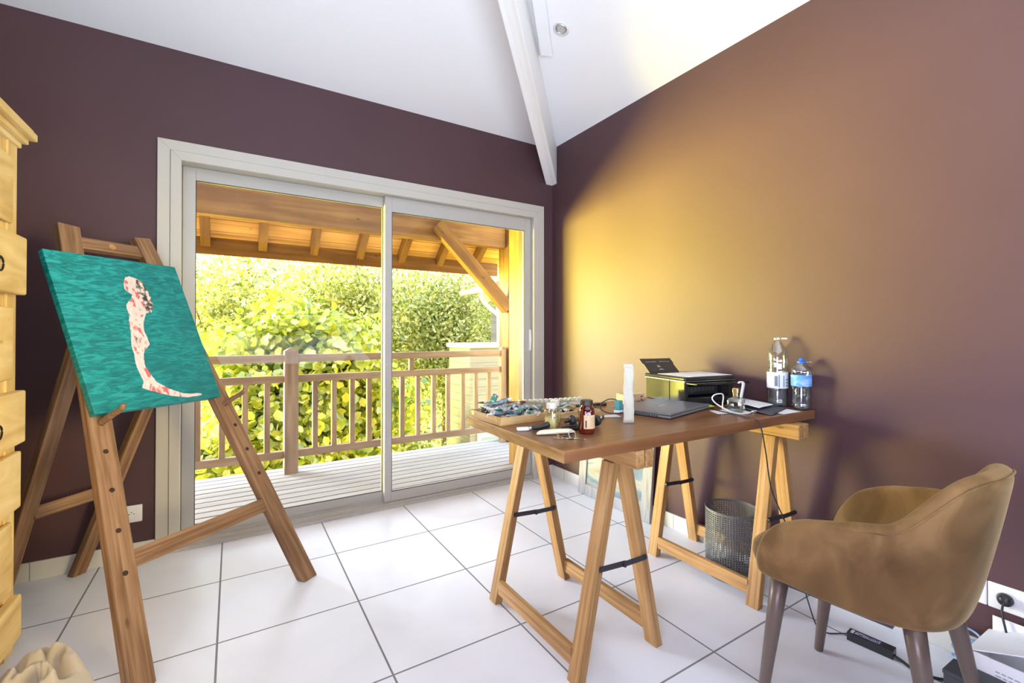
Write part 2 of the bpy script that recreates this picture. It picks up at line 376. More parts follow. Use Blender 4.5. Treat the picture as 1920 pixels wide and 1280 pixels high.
# boxed casing beside the beam
bm = bmesh.new()
zc = lambda X: H + SL * (XR - X)
P = [(1.535, 2.175), (1.585, 2.125), (1.02, 1.52), (.97, 1.57)]
bot = [bm.verts.new((x, y, zc(x) - .05)) for x, y in P]; top = [bm.verts.new((x, y, zc(x) + .03)) for x, y in P]
F = bm.faces.new; F(bot); F(list(reversed(top)))
for i in range(4): F((bot[i], top[i], top[(i + 1) % 4], bot[(i + 1) % 4]))
bmesh.ops.recalc_face_normals(bm, faces=bm.faces)
struct(obj('trim_2', bm, M_trimw, bevel=.004), 'narrow white boxed casing running along the hip beam')
struct(boxobj('baseboard_right', (XR - .011, YF, 0), (XR, YB, .082), M_base, bevel=.002))
bm = bmesh.new(); box(bm, (XL, YB - .011, 0), (-.328, YB, .082)); box(bm, (2.045, YB - .011, 0), (XR - .011, YB, .082))
struct(obj('baseboard_back', bm, M_base, bevel=.002))

# ---------------- sliding door
door = root('door_1', 'wide white aluminium sliding glass door opening on the wooden balcony', 'door', (.86, YB, 0)); del door['category']; struct(door)
def frame_mesh(x0, x1, z0, z1, w, y0, y1, bottom=True):
    bm = bmesh.new(); wl, wr, wt, wb = w
    box(bm, (x0, y0, z0), (x0 + wl, y1, z1)); box(bm, (x1 - wr, y0, z0), (x1, y1, z1)); box(bm, (x0 + wl, y0, z1 - wt), (x1 - wr, y1, z1))
    if bottom: box(bm, (x0 + wl, y0, z0), (x1 - wr, y1, z0 + wb))
    return bm
bm = bmesh.new()
# mitred architrave: outer flat, groove, raised inner lip
def arch(bm, x0, x1, z1, w, y0, y1):
    o_ = [(x0, 0), (x0, z1), (x1, z1), (x1, 0)]; i_ = [(x0 + w, 0), (x0 + w, z1 - w), (x1 - w, z1 - w), (x1 - w, 0)]
    for q in range(3):
        ps = [o_[q], o_[q + 1], i_[q + 1], i_[q]]
        a = [bm.verts.new((x, y0, z)) for x, z in ps]; b = [bm.verts.new((x, y1, z)) for x, z in ps]
        bm.faces.new(a); bm.faces.new(list(reversed(b)))
        for k_ in range(4): bm.faces.new((a[k_], b[k_], b[(k_ + 1) % 4], a[(k_ + 1) % 4]))
arch(bm, -.325, 2.04, 2.082, .051, YB - .016, YB + .001)
arch(bm, -.272, 1.987, 2.029, .045, YB - .022, YB + .001)
bmesh.ops.recalc_face_normals(bm, faces=bm.faces)
obj('architrave', bm, M_frame2, door, bevel=.0015)
bm = bmesh.new()
box(bm, (OX0, YB, 0), (-.2295, 3.0, OZ)); box(bm, (1.9445, YB, 0), (OX1, 3.0, OZ)); box(bm, (-.2295, YB, 1.984), (1.9445, 3.0, OZ)); box(bm, (-.2295, YB + .008, 0), (1.9445, 3.0, .026))
box(bm, (-.2295, YB - .018, 0), (1.9445, YB + .008, .014)); box(bm, (-.2295, 2.916, .026), (1.9445, 2.921, .04))
obj('door_frame', bm, M_frame, door, bevel=.001)
def sash(x0, x1, y0, y1, wl, wr, gz, handle):
    z0, z1 = .028, 1.983
    s = obj('door_sash', frame_mesh(x0, x1, z0, z1, (wl, wr, z1 - gz, .062), y0, y1), M_frame, door, bevel=.002)
    ym = (y0 + y1) / 2
    boxobj('glass_pane', (x0 + wl - .004, ym - .003, .086), (x1 - wr + .004, ym + .003, gz + .004), M_glass, s)
    obj('gasket', frame_mesh(x0 + wl, x1 - wr, .090, gz, (.003,) * 4, y0 + .002, ym - .003), M_gasket, s)
    if handle:
        bm = bmesh.new(); pr = [(0, -.085), (.012, -.078), (.018, -.04), (.020, 0), (.018, .04), (.012, .078), (0, .085)]
        for sg in (0, 1): pass
        va = [bm.verts.new((-.009, -p[0], p[1])) for p in pr]; vb = [bm.verts.new((.009, -p[0], p[1])) for p in pr]
        bm.faces.new(va); bm.faces.new(list(reversed(vb)))
        for i in range(len(pr)): j = (i + 1) % len(pr); bm.faces.new((va[i], vb[i], vb[j], va[j]))
        bmesh.ops.recalc_face_normals(bm, faces=bm.faces)
        obj('door_handle', bm, M_white, s, at((x1 - .012), y0, 1.055), bevel=.003)
sash(-.228, .865, 2.925, 2.957, .056, .045, 1.916, False)
sash(.823, 1.943, 2.884, 2.914, .045, .058, 1.886, True)

# ---------------- balcony
bm = bmesh.new(); y = 3.0; nb = 0
while y < 4.16:
    box(bm, (-2.6, y + .004, -.028), (2.75, y + .088, -.002)); y += .098; nb += 1
box(bm, (-2.6, 3.0, -.16), (2.75, 4.14, -.03))
struct(obj('deck', bm, M_deck, bevel=.002), 'pale weathered timber balcony deck outside the sliding door')
RY = 4.02
rail = root('balcony_railing', 'weathered wooden balcony railing with square balusters outside the glass door', 'railing', (.4, RY, 0))
for xp, zt_ in ((.395, .985), (2.352, .965), (-1.6, .985)):
    w = .1 if xp < 2 else .06
    bm = bmesh.new(); hw2 = w / 2
    box(bm, (-hw2, -hw2, -.002), (hw2, hw2, zt_ - .02)); 
    top4 = [bm.verts.new((sx * hw2, sy * hw2, zt_ - .02)) for sx, sy in ((-1, -1), (1, -1), (1, 1), (-1, 1))]; ap = bm.verts.new((0, 0, zt_ + .012))
    for i in range(4): bm.faces.new((top4[i], top4[(i + 1) % 4], ap))
    obj('newel_post', bm, M_rail, rail, at(xp, RY - .01), bevel=.002)
for x0, x1 in ((-1.55, .345), (.445, 2.322)):
    z = .935 if x0 < 0 else .935
    bar('handrail', (x0, RY, z - .029), (x1, RY, z - .029), .06, .058, M_rail, rail, side=(0, 1, 0))
    bar('middle_rail', (x0, RY, .742), (x1, RY, .742), .045, .056, M_rail, rail, side=(0, 1, 0))
    bar('bottom_rail', (x0, RY, .145), (x1, RY, .145), .045, .058, M_rail, rail, side=(0, 1, 0))
xs = [-1.43 + .148 * i for i in range(8)] + [-.22, -.068, .08, .228] + [.575, .722, .868, 1.01, 1.157, 1.304, 1.452, 1.607, 1.752, 1.908, 2.05, 2.198]
for x in xs: bar('baluster', (x, RY, .172), (x, RY, .716), .040, .035, M_rail, rail, side=(1, 0, 0))
for x in (-.9, 1.388): bar('short_baluster', (x, RY, .768), (x, RY, .88), .040, .035, M_rail, rail)

porch = root('porch_roof', 'timber porch roof of beams, rafters and plank lining over the balcony', 'roof', (2.48, 4.05, 0)); del porch['category']; struct(porch)
bar('beam', (-2.6, 4.05, 2.112), (2.385, 4.05, 2.112), .10, .256, M_porch, porch, side=(0, 1, 0), bevel=.004)
bar('post', (2.49, 4.05, -.16), (2.49, 4.05, 2.55), .20, .20, M_porch, porch, bevel=.006)
bar('brace', (1.62, 3.985, 2.13), (2.40, 3.985, 1.36), .125, .085, M_porch, porch, side=(1, 0, 1), bevel=.003)
tr = .815; YE = 4.58
def ru(Y): return 1.835 + tr * (YE - Y)      # rafter underside
for x in [.22 + .42 * i for i in range(-6, 6)] :
    if x > 2.4: continue
    y0_, y1_ = 3.12, YE; off = .055
    n_ = V((0, tr, 1)).normalized() * .05
    bar('rafter', V((x, y1_, ru(y1_))) + n_, V((x, y0_, ru(y0_))) + n_, .068, .10, M_porch, porch, side=(1, 0, 0), bevel=.002)
bm = bmesh.new()
nrm = V((0, tr, 1)).normalized(); dirv = V((0, -1, tr)).normalized(); base = V((0, YE + .03, ru(YE + .03))) + nrm * .1005
s_ = 0
while s_ < 2.0:
    a0 = base + dirv * s_; a1 = base + dirv * (s_ + .124)
    vs = []
    for X in (-2.6, 2.75):
        for p in (a0, a1):
            for q in (0, .02): vs.append(bm.verts.new(V((X, 0, 0)) + p + nrm * q))
    for f in ((0, 1, 3, 2), (4, 6, 7, 5), (0, 4, 5, 1), (2, 3, 7, 6), (0, 2, 6, 4), (1, 5, 7, 3)): bm.faces.new([vs[i] for i in f])
    s_ += .131
box(bm, (-2.6, 0, 0), (2.75, .001, .001))
bmesh.ops.recalc_face_normals(bm, faces=bm.faces)
# grain along X: rotate object so its Z is world X
Rz = Matrix.Rotation(R(90), 4, 'Y'); bm.transform(Rz.inverted()); obj('plank_lining', bm, M_lining, porch, Rz)
# slab above the planks keeps the sky out of the board joints
bm = bmesh.new(); a0 = base + nrm * .022; a1 = base + dirv * 2.05 + nrm * .022
vs = [bm.verts.new(V((X, 0, 0)) + p + nrm * q) for X in (-2.7, 2.85) for p in (a0, a1) for q in (0, .05)]
for f in ((0, 1, 3, 2), (4, 6, 7, 5), (0, 4, 5, 1), (2, 3, 7, 6), (0, 2, 6, 4), (1, 5, 7, 3)): bm.faces.new([vs[i] for i in f])
obj('roof_covering', bm, mat('dark_underlay', (.10, .06, .03), .9), porch)
bar('fascia', (-2.6, YE + .015, 1.845), (2.62, YE + .015, 1.845), .03, .145, M_porch, porch, side=(0, 1, 0))
col = boxobj('porch_post', (2.015, 3.095, 0), (2.255, 3.325, 2.6), M_porch, bevel=.004)
tag(col, 'large squared timber post standing against the house wall by the door frame', 'post')

# ---------------- neighbours' buildings outside
M_siding = mat('pale_board_siding', rough=.8, build=noisecol([(.3, (.17, .165, .155)), (.7, (.24, .235, .22))], (1, 1, 14), 1, 4, .3))
sh = root('garden_annexe', 'low pale board-clad annexe with a flat white coping beyond the railing', 'building', (4.5, 8.2, -3))
bm = bmesh.new()
zz = -2.9
while zz < .84:
    box(bm, (3.47, 7.02, zz), (5.0, 7.9, zz + .135)); zz += .14
box(bm, (3.48, 7.03, -3), (4.99, 7.89, .85))
obj('siding', bm, M_siding, sh)
boxobj('coping', (3.43, 6.98, .86), (5.04, 7.94, .935), M_frame2, sh)
wi = boxobj('annexe_window', (3.60, 6.98, -1.5), (4.2, 7.03, -.62), M_frame2, sh)
boxobj('window_pane', (3.68, 6.97, -1.42), (4.12, 6.985, -.7), mat('reflective_blue_glass', (.10, .18, .28), .08, 0, .8), wi)
hs = root('neighbouring_house', 'neighbouring house corner with tiled roof eave, white gutter and downpipe', 'building', (6.5, 10, -3))
boxobj('wall', (5.2, 8.4, -3), (9, 9.4, 1.75), M_siding, hs)
bm = bmesh.new()
pl = [(4.25, 8.1, 1.92), (4.25, 8.95, 1.92), (8.2, 8.95, 3.6), (8.2, 8.1, 3.6)]
a_ = [bm.verts.new(p) for p in pl]; b_ = [bm.verts.new((p[0], p[1], p[2] + .10)) for p in pl]
bm.faces.new(a_); bm.faces.new(list(reversed(b_)))
for i in range(4): bm.faces.new((a_[i], a_[(i + 1) % 4], b_[(i + 1) % 4], b_[i]))
bmesh.ops.recalc_face_normals(bm, faces=bm.faces)
obj('tiled_roof', bm, mat('terracotta_tiles', (.42, .17, .09), .8), hs)
bar('eave_board', (4.25, 8.08, 1.84), (5.6, 8.08, 2.40), .04, .10, M_lining, hs, side=(0, 1, 0))
obj('gutter', tube([(4.22, 8.0, 1.98), (4.22, 8.95, 1.98)], .06, 10, 2, smoothpath=False), M_frame2, hs)
dp = obj('downpipe', tube([(4.22, 8.04, 1.93), (4.24, 8.04, 1.80), (4.40, 8.02, 1.62), (4.56, 8.0, 1.50), (4.60, 8.0, 1.30), (4.60, 8.0, -2.9)], .04, 10, 6), M_frame2, hs)

# ---------------- foliage
def leaf_mesh(n, centre, radii, size, seed, aspect=.5, shell=.55, droop=.3, noise_k=.35, ymin=None, zmin=None):
    rg = np.random.default_rng(seed)
    dirs = rg.normal(size=(n, 3)); dirs /= np.linalg.norm(dirs, axis=1)[:, None]
    rad = (shell + (1 - shell) * rg.random(n)) ** 1.0
    lump = 1 + noise_k * (np.sin(dirs[:, 0] * 5 + seed) * np.cos(dirs[:, 2] * 6 + seed * 2) + .5 * np.sin(dirs[:, 1] * 11 + dirs[:, 2] * 9))
    P = np.array(centre) + dirs * np.array(radii) * (rad * lump)[:, None]
    if zmin is not None: P[:, 2] = np.maximum(P[:, 2], zmin + .3 * rg.random(n))
    ax = rg.normal(size=(n, 3)); ax[:, 2] -= droop; ax /= np.linalg.norm(ax, axis=1)[:, None]
    up = rg.normal(size=(n, 3)) * .7 + dirs * .8 + np.array([0, -.25, .5]); sd = np.cross(ax, up); sd /= np.linalg.norm(sd, axis=1)[:, None] + 1e-9
    nn = np.cross(sd, ax); s = size * (.6 + .8 * rg.random(n))[:, None]
    v = np.stack([P, P + ax * s * .35 + sd * s * aspect * .5 + nn * s * .08, P + ax * s * .75 + sd * s * aspect * .38 + nn * s * .08, P + ax * s - nn * s * .05,
                  P + ax * s * .75 - sd * s * aspect * .38 + nn * s * .08, P + ax * s * .35 - sd * s * aspect * .5 + nn * s * .08], axis=1).reshape(-1, 3)
    b = np.arange(n)[:, None] * 6
    f = np.concatenate([b + [[0, 1, 2, 3]], b + [[0, 3, 4, 5]]], axis=1).reshape(-1)
    me = bpy.data.meshes.new('foliage'); me.vertices.add(len(v)); me.vertices.foreach_set('co', v.astype(np.float32).ravel())
    nf = n * 2; me.loops.add(nf * 4); me.loops.foreach_set('vertex_index', f.astype(np.int32))
    me.polygons.add(nf); me.polygons.foreach_set('loop_start', np.arange(nf, dtype=np.int32) * 4); me.polygons.foreach_set('loop_total', np.full(nf, 4, dtype=np.int32))
    me.update(calc_edges=True); return me
def tree(name, label, n, centre, radii, size, seed, m, ground=-3.0, **k):
    r = root(name, label, 'tree', (centre[0], centre[1], ground))
    link('foliage', leaf_mesh(n, centre, radii, size, seed, **k), m, r)
    bm = bmesh.new(); c = V(centre); rnd = random.Random(seed)
    tube([(c.x, c.y, ground), (c.x + .05, c.y, (ground + c.z) / 2), (c.x, c.y, c.z)], (.10, .05), 8, 5, bm)
    for i in range(10):
        a = rnd.uniform(0, 2 * PI); el_ = rnd.uniform(-.2, 1.1)
        e_ = c + V((math.cos(a) * math.cos(el_) * radii[0], math.sin(a) * math.cos(el_) * radii[1], math.sin(el_) * radii[2])) * .85
        s0 = V((c.x, c.y, ground + (c.z - ground) * rnd.uniform(.5, .95)))
        tube([s0, (s0 + e_) / 2 + V((0, 0, .12)), e_], (.03, .008), 5, 4, bm)
    obj('trunk', bm, M_bark, r, smooth=True)
    return r
tree('fig_tree', 'broad-leaved lime green tree close behind the balcony railing', 30000, (.85, 6.55, .0), (1.35, 1.0, 1.55), .105, 3, M_leafA, aspect=.75, shell=.35, noise_k=.22)
tree('fig_tree', 'smaller broad-leaved bush filling the lower left of the glass', 14000, (.1, 6.0, -.75), (.95, .8, 1.0), .10, 5, M_leafA, aspect=.75, shell=.3, noise_k=.2)
tree('garden_tree', 'tall airy yellow-green tree at the left edge of the view under the eave', 16000, (-.1, 11.2, .9), (1.5, 1.3, 2.2), .10, 11, M_leafB, shell=.25)
tree('garden_tree', 'tall dense yellow-green tree behind the centre of the glass door', 22000, (2.4, 11.5, 1.2), (1.9, 1.4, 2.6), .10, 12, M_leafB, shell=.25)
tree('garden_tree', 'mid green tree seen through the right pane above the annexe', 22000, (4.9, 11.6, 1.1), (1.8, 1.4, 2.7), .10, 13, M_leafC, shell=.25)
tree('garden_tree', 'green tree furthest right, behind the neighbouring eave', 18000, (8.2, 14.6, 1.0), (2.4, 1.5, 3.2), .12, 14, M_leafC, shell=.25)
tree('garden_bush', 'low bush behind the balusters of the right pane', 9000, (2.3, 7.6, -1.2), (.75, .9, 1.3), .09, 15, M_leafC, shell=.3)
tree('garden_tree', 'distant pale tree closing the gap between the nearer crowns', 26000, (3.0, 17, 1.0), (5.6, 1.4, 3.2), .16, 16, M_leafB, shell=.2)
gr = bmesh.new(); box(gr, (-1.5, 5, -3.1), (16, 20, -3.0)); struct(obj('ground', gr, mat('garden_grass', rough=.9, build=noisecol([(.3, (.22, .28, .05)), (.7, (.45, .46, .10))], (1, 1, 1), 3, 6))), 'grass of the garden below the balcony')

# ================================================================== FURNITURE
# ---------------- trestles
def trestle(cx, y0, y1, by0, by1, label):
    t = root('trestle', label, 'trestle', (cx, (y0 + y1) / 2, 0), group=None)
    zt_ = .738; sp = .178 if cx < 1.5 else .158
    for sx in (-1, 1):
        for y in (y0, y1):
            bar('leg', (cx + sx * sp, y, 0), (cx + sx * .022, y, .70), .032, .052, M_trest, t, side=(1, 0, 0), cut0=0.0, cut1=.677)
    for sx in (-1, 1):
        bar('stretcher', (cx + sx * (sp - .008), y0 + .024, .068), (cx + sx * (sp - .008), y1 - .024, .068), .022, .055, M_trest, t, side=(1, 0, 0))
        # bearer board outside the leg heads
        bar('bearer', (cx + sx * .0205, by0, .7075), (cx + sx * .0205, by1, .7075), .036, .060, M_trest, t, side=(1, 0, 0), bevel=.004)
    for y, s in ((y0 - .029, 1), (y1 - .029, 1)):
        bm = bmesh.new(); xl = cx - .105; xr = cx + .105; zm = .335
        for A, B in (((xl, y, zm + .012), (cx + .010, y, zm + .004)), ((cx - .002, y - .003, zm + .004), (xr, y - .003, zm + .002))):
            A, B = V(A), V(B); MM = Matrix.Translation((A + B) / 2) @ frame_of(A, B, (0, 1, 0)); h_ = (A - B).length / 2
            box(bm, (-.0012, -.009, -h_), (.0012, .009, h_), MM)
        for P_ in ((xl + .004, zm + .012), (cx + .004, zm - .001), (xr - .004, zm + .002)):
            MM = Matrix.Translation((P_[0], y - .003, P_[1])) @ Matrix.Rotation(R(90), 4, 'X')
            ring = [[MM @ V((.006 * math.cos(a_), .006 * math.sin(a_), q)) for a_ in [PI * i / 5 for i in range(10)]] for q in (-.004, .004)]
            ring_loft(ring, True, True, bm)
        obj('folding_stay', bm, M_dark, t)
    return t
trestle(1.104, 1.12, 1.635, .995, 1.72, 'wooden A-frame trestle under the cluttered left end of the desk')
trestle(1.953, 1.055, 1.565, .938, 1.60, 'wooden A-frame trestle by the plum wall, around the mesh bin')

# ---------------- desk top
TZ = .775; TH = .036
PD = [(.783, .998), (2.117, .972), (2.117, 1.625), (.795, 1.638)]
dt = root('desk_top', 'thick brown wooden desk board lying across the two trestles', 'table', (1.45, 1.3, TZ - TH))
bm = prism([(x, y) for x, y in PD], TZ - TH, TZ); Rz = Matrix.Rotation(R(90), 4, 'Y')
M_ = Matrix.Translation((1.45, 1.3, TZ)) @ Rz
bm.transform(M_.inverted()); o = obj('board', bm, [M_desk, M_deskend], dt, M_, bevel=.0025)
for p in o.data.polygons:
    if abs(p.normal.z) > .9: p.material_index = 1

# ---------------- easel
fL = V((-.2425, 1.8126, 0)); fR = V((.2894, 2.2343, 0)); u = (fR - fL).normalized(); n = V((-u.y, u.x, 0))
TL = fL + u * .2022 + n * .8197 + V((0, 0, 1.547)); TR = fR - u * .2022 + n * .8197 + V((0, 0, 1.547))
ea = root('easel', 'brown wooden A-frame easel with drilled legs holding the teal painting', 'easel', (fL + fR) / 2)
def pL(t): return fL + (TL - fL) * t
def pR(t): return fR + (TR - fR) * t
fwd = (n * .8197 + V((0, 0, 1.547))).normalized(); nrmE = u.cross(fwd)    # out of the easel plane
if nrmE.dot(-n) < 0: nrmE = -nrmE
legs = []
for f_, a_, b_ in (('l', fL, TL), ('r', fR, TR)):
    lg = bar('leg', a_, b_, .074, .042, M_easel, ea, side=u, cut0=0.0, bevel=.006)
    legs.append(lg)
    for t in (.20, .28, .36, .44, .50) if f_ == 'l' else (.30, .37, .44, .50):
        c_ = a_ + (b_ - a_) * (t - .005); MM = Matrix.Translation(c_ + nrmE * .0205) @ frame_of(c_, c_ + nrmE, u)
        bm = lathe([(.0001, .0012), (.0078, .0012), (.009, .0), (.009, -.002)], 14); obj('peg_hole', bm, mat('dark_hole', (.03, .018, .01), .9), lg, MM)
bar('crossbar', pL(.215) + u * .03, pR(.215) - u * .03, .026, .058, M_easel, ea, side=nrmE)
cb = bar('crossbar', pL(.955) + u * .03, pR(.955) - u * .03, .026, .058, M_easel, ea, side=nrmE)
c_ = (pL(.955) + pR(.955)) / 2
obj('dowel_plug', lathe([(.0001, .003), (.012, .003), (.014, 0)], 16), M_trest, cb, Matrix.Translation(c_ + nrmE * .0128) @ frame_of(c_, c_ + nrmE, u))
# support pegs
for P_ in (pL(.498), pR(.498)):
    a0 = P_ + nrmE * .015; a1 = P_ + nrmE * .150 + V((0, 0, -.004))
    obj('peg', tube([a0, (a0 + a1) / 2, a1, a1 + nrmE * .012 + V((0, 0, .010))], (.012, .0085), 12, 5), M_easel, ea, smooth=True)
hL = pL(.70) - nrmE * .038; hR = pR(.735) - nrmE * .038
rL = V((-.815, 2.70, 0)); rR = V((-.605, 2.815, 0))
l3 = bar('rear_leg', rL, hL, .052, .036, M_easel, ea, side=u, cut0=0.0, bevel=.004)
l4 = bar('rear_leg', rR, hR, .052, .036, M_easel, ea, side=u, cut0=0.0, bevel=.004)
bar('rear_crossbar', rL + (hL - rL) * .345 + u * .02, rR + (hR - rR) * .345 - u * .01, .024, .05, M_easel, ea, side=nrmE)
bar('hinge_rail', hL, hR, .022, .045, M_easel, ea, side=nrmE)

# ---------------- canvas
BL = V((-.4169, 2.1503, .8138)); yaw, lean = .722, .454; cw, ch = .497, .676
uu = V((math.cos(yaw), math.sin(yaw), 0)); nn = V((-uu.y, uu.x, 0)); vv = nn * math.sin(lean) + V((0, 0, math.cos(lean))); ww = uu.cross(vv)
if ww.dot(-nn) < 0: ww = -ww
MC = Matrix((uu, vv, ww)).transposed().to_4x4(); MC.translation = BL
ca = root('painting', 'unframed canvas painted teal with a pale nude figure, resting on the easel pegs', 'painting'); ca.matrix_basis = MC
def teal(t, b, N, L):
    tc = N('ShaderNodeTexCoord'); mp = N('ShaderNodeMapping'); mp.inputs['Scale'].default_value = (9, 32, 10); L(tc.outputs['Object'], mp.inputs[0])
    n1 = N('ShaderNodeTexNoise', i_Scale=1.6, i_Detail=4, i_Distortion=1.6); L(mp.outputs[0], n1.inputs['Vector'])
    r = ramp(N, [(.36, (.002, .15, .155)), (.5, (.004, .25, .25)), (.62, (.02, .38, .37))]); L(n1.outputs['Fac'], r.inputs[0])
    s = N('ShaderNodeSeparateXYZ'); L(tc.outputs['Object'], s.inputs[0])
    n2 = N('ShaderNodeTexNoise', i_Scale=4, i_Detail=3); L(tc.outputs['Object'], n2.inputs['Vector'])
    a = N('ShaderNodeMath', operation='MULTIPLY_ADD'); L(s.outputs['X'], a.inputs[0]); a.inputs[1].default_value = .9; a.inputs[2].default_value = -.12
    a2 = N('ShaderNodeMath', operation='MULTIPLY_ADD'); L(s.outputs['Y'], a2.inputs[0]); a2.inputs[1].default_value = -.55; a2.inputs[2].default_value = .12
    a3 = N('ShaderNodeMath', operation='ADD'); L(a.outputs[0], a3.inputs[0]); L(a2.outputs[0], a3.inputs[1])
    a4 = N('ShaderNodeMath', operation='ADD', use_clamp=True); L(a3.outputs[0], a4.inputs[0]); L(n2.outputs['Fac'], a4.inputs[1])
    a5 = N('ShaderNodeMath', operation='MULTIPLY', use_clamp=True); L(a4.outputs[0], a5.inputs[0]); a5.inputs[1].default_value = .75
    m = N('ShaderNodeMix', data_type='RGBA'); L(a5.outputs[0], m.inputs[0]); L(r.outputs[0], m.inputs[6]); m.inputs[7].default_value = (.004, .12, .125, 1)
    L(m.outputs[2], b.inputs['Base Color'])
    bp = N('ShaderNodeBump', i_Strength=.35, i_Distance=.003); L(n1.outputs['Fac'], bp.inputs['Height']); L(bp.outputs[0], b.inputs['Normal'])
M_teal = mat('teal_oil_paint', rough=.42, spec=.4, build=teal)
bm = bmesh.new(); box(bm, (0, 0, -.028), (cw, ch, 0)); obj('canvas', bm, M_teal, ca, MC, bevel=.002)
FIG = [(.257, .587), (.275, .595), (.293, .589), (.310, .581), (.321, .569), (.329, .533), (.334, .496), (.331, .470), (.325, .448), (.311, .421), (.293, .42), (.277, .39), (.265, .362), (.259, .333), (.263, .298), (.263, .27), (.247, .253), (.235, .244), (.226, .222), (.221, .203), (.217, .17), (.227, .136), (.24, .101), (.273, .07), (.325, .039), (.360, .031), (.396, .029), (.410, .022), (.399, .018), (.345, .017), (.285, .031), (.237, .051), (.18, .081), (.192, .113), (.188, .146), (.185, .186), (.192, .232), (.192, .265), (.207, .326), (.211, .367), (.224, .409), (.222, .437), (.227, .458), (.251, .482), (.262, .504), (.249, .517), (.239, .53), (.243, .559)]
HAIR = [(.297, .581), (.321, .569), (.329, .533), (.334, .496), (.331, .451), (.31, .415), (.298, .427), (.294, .456), (.296, .485), (.285, .51), (.286, .543)]
def rag(P, amp, seed):
    rnd = random.Random(seed); out = []
    for i in range(len(P)):
        a, b = V(P[i]), V(P[(i + 1) % len(P)]); k_ = max(1, int((b - a).length / .006))
        for j in range(k_): q = a + (b - a) * j / k_; out.append((q.x + rnd.uniform(-amp, amp), q.y + rnd.uniform(-amp, amp)))
    return out
M_flesh = mat('pale_pink_oil_paint', rough=.5, build=noisecol([(.30, (.20, .12, .12)), (.36, (.62, .50, .46)), (.55, (.72, .62, .58)), (.62, (.58, .12, .12))], (26, 15, 26), 1.5, 4, .5, dist=.5))
M_hair = mat('mottled_grey_oil_paint', rough=.5, build=noisecol([(.40, (.03, .03, .03)), (.50, (.22, .20, .18)), (.58, (.66, .58, .52))], (30, 22, 30), 2.2, 5, .5))
for nm, P_, m_, h_ in (('painted_figure', FIG, M_flesh, .0012), ('painted_hair', HAIR, M_hair, .0018)):
    from mathutils.geometry import tessellate_polygon
    Q_ = rag(P_, .0007, 3); bm = bmesh.new(); va = [bm.verts.new((x, y, h_)) for x, y in Q_]; vb = [bm.verts.new((x, y, 0)) for x, y in Q_]
    for t3 in tessellate_polygon([[V((x, y, 0)) for x, y in Q_]]): bm.faces.new([va[i] for i in t3])
    for i in range(len(Q_)): j = (i + 1) % len(Q_); bm.faces.new((va[i], va[j], vb[j], vb[i]))
    bm.normal_update()
    for f in bm.faces:
        if len(f.verts) == 3 and f.normal.z < 0: f.normal_flip()
    obj(nm, bm, m_, ca, MC)

# ---------------- pine cabinet at the left edge
CX, CY = -.652, 2.262
cab = root('pine_cabinet', 'tall waxed pine chest of drawers with iron ring pulls at the left edge', 'cabinet', (CX - .25, 1.8, 0))
y0c = 1.25
boxobj('carcass', (CX - .5, y0c, .0), (CX - .004, CY, 1.765), M_cab, cab, bevel=.003)
boxobj('side_stile', (CX - .004, CY - .075, .0), (CX + .004, CY, 1.765), M_cab, cab, bevel=.002)
bm = bmesh.new()
for i, (z0, z1, e_) in enumerate(((1.755, 1.775, .012), (1.775, 1.795, .026), (1.795, 1.822, .044), (1.822, 1.834, .036))):
    box(bm, (CX - .5, y0c - e_, z0), (CX + e_, CY + e_, z1))
Rc = Matrix.Rotation(R(-90), 4, 'X'); Mc_ = Matrix.Translation((CX, CY, 1.8)) @ Rc; bm.transform(Mc_.inverted())
obj('cornice', bm, M_cab, cab, Mc_, bevel=.004)
M_iron = mat('black_iron', (.03, .028, .025), .5, .8)
for (z0, z1, pr_, h_) in ((1.475, 1.70, .014, 0), (1.235, 1.435, .036, 1), (.945, 1.19, .016, 1), (.725, .905, .036, 1), (.50, .695, .026, 1), (.23, .465, .018, 1), (.055, .20, .030, 1)):
    dr = bar('drawer' if h_ else 'door_panel', (CX + pr_ / 2, y0c + .04, (z0 + z1) / 2), (CX + pr_ / 2, CY - (.018 if pr_ > .02 else .06), (z0 + z1) / 2), pr_, z1 - z0, M_cab, cab, side=(1, 0, 0), bevel=.006)
    if h_:
        yk = CY - .40
        for yk in (CY - .26, CY - .80):
            bm = bmesh.new(); c_ = V((CX + pr_ + .008, yk, (z0 + z1) / 2))
            tube([c_ + V((0, .022 * math.sin(a_), -.018 + .022 * math.cos(a_))) for a_ in [2 * PI * i / 12 for i in range(13)]], .0028, 6, 2, bm)
            MM = Matrix.Translation(c_ - V((.008, 0, 0))) @ Matrix.Rotation(R(90), 4, 'Y')
            ring_loft([[MM @ V((r_ * math.cos(a_), r_ * math.sin(a_), q)) for a_ in [2 * PI * i / 12 for i in range(12)]] for r_, q in ((.012, 0), (.012, .003), (.005, .008))], True, True, bm)
            obj('ring_pull', bm, M_iron, dr)

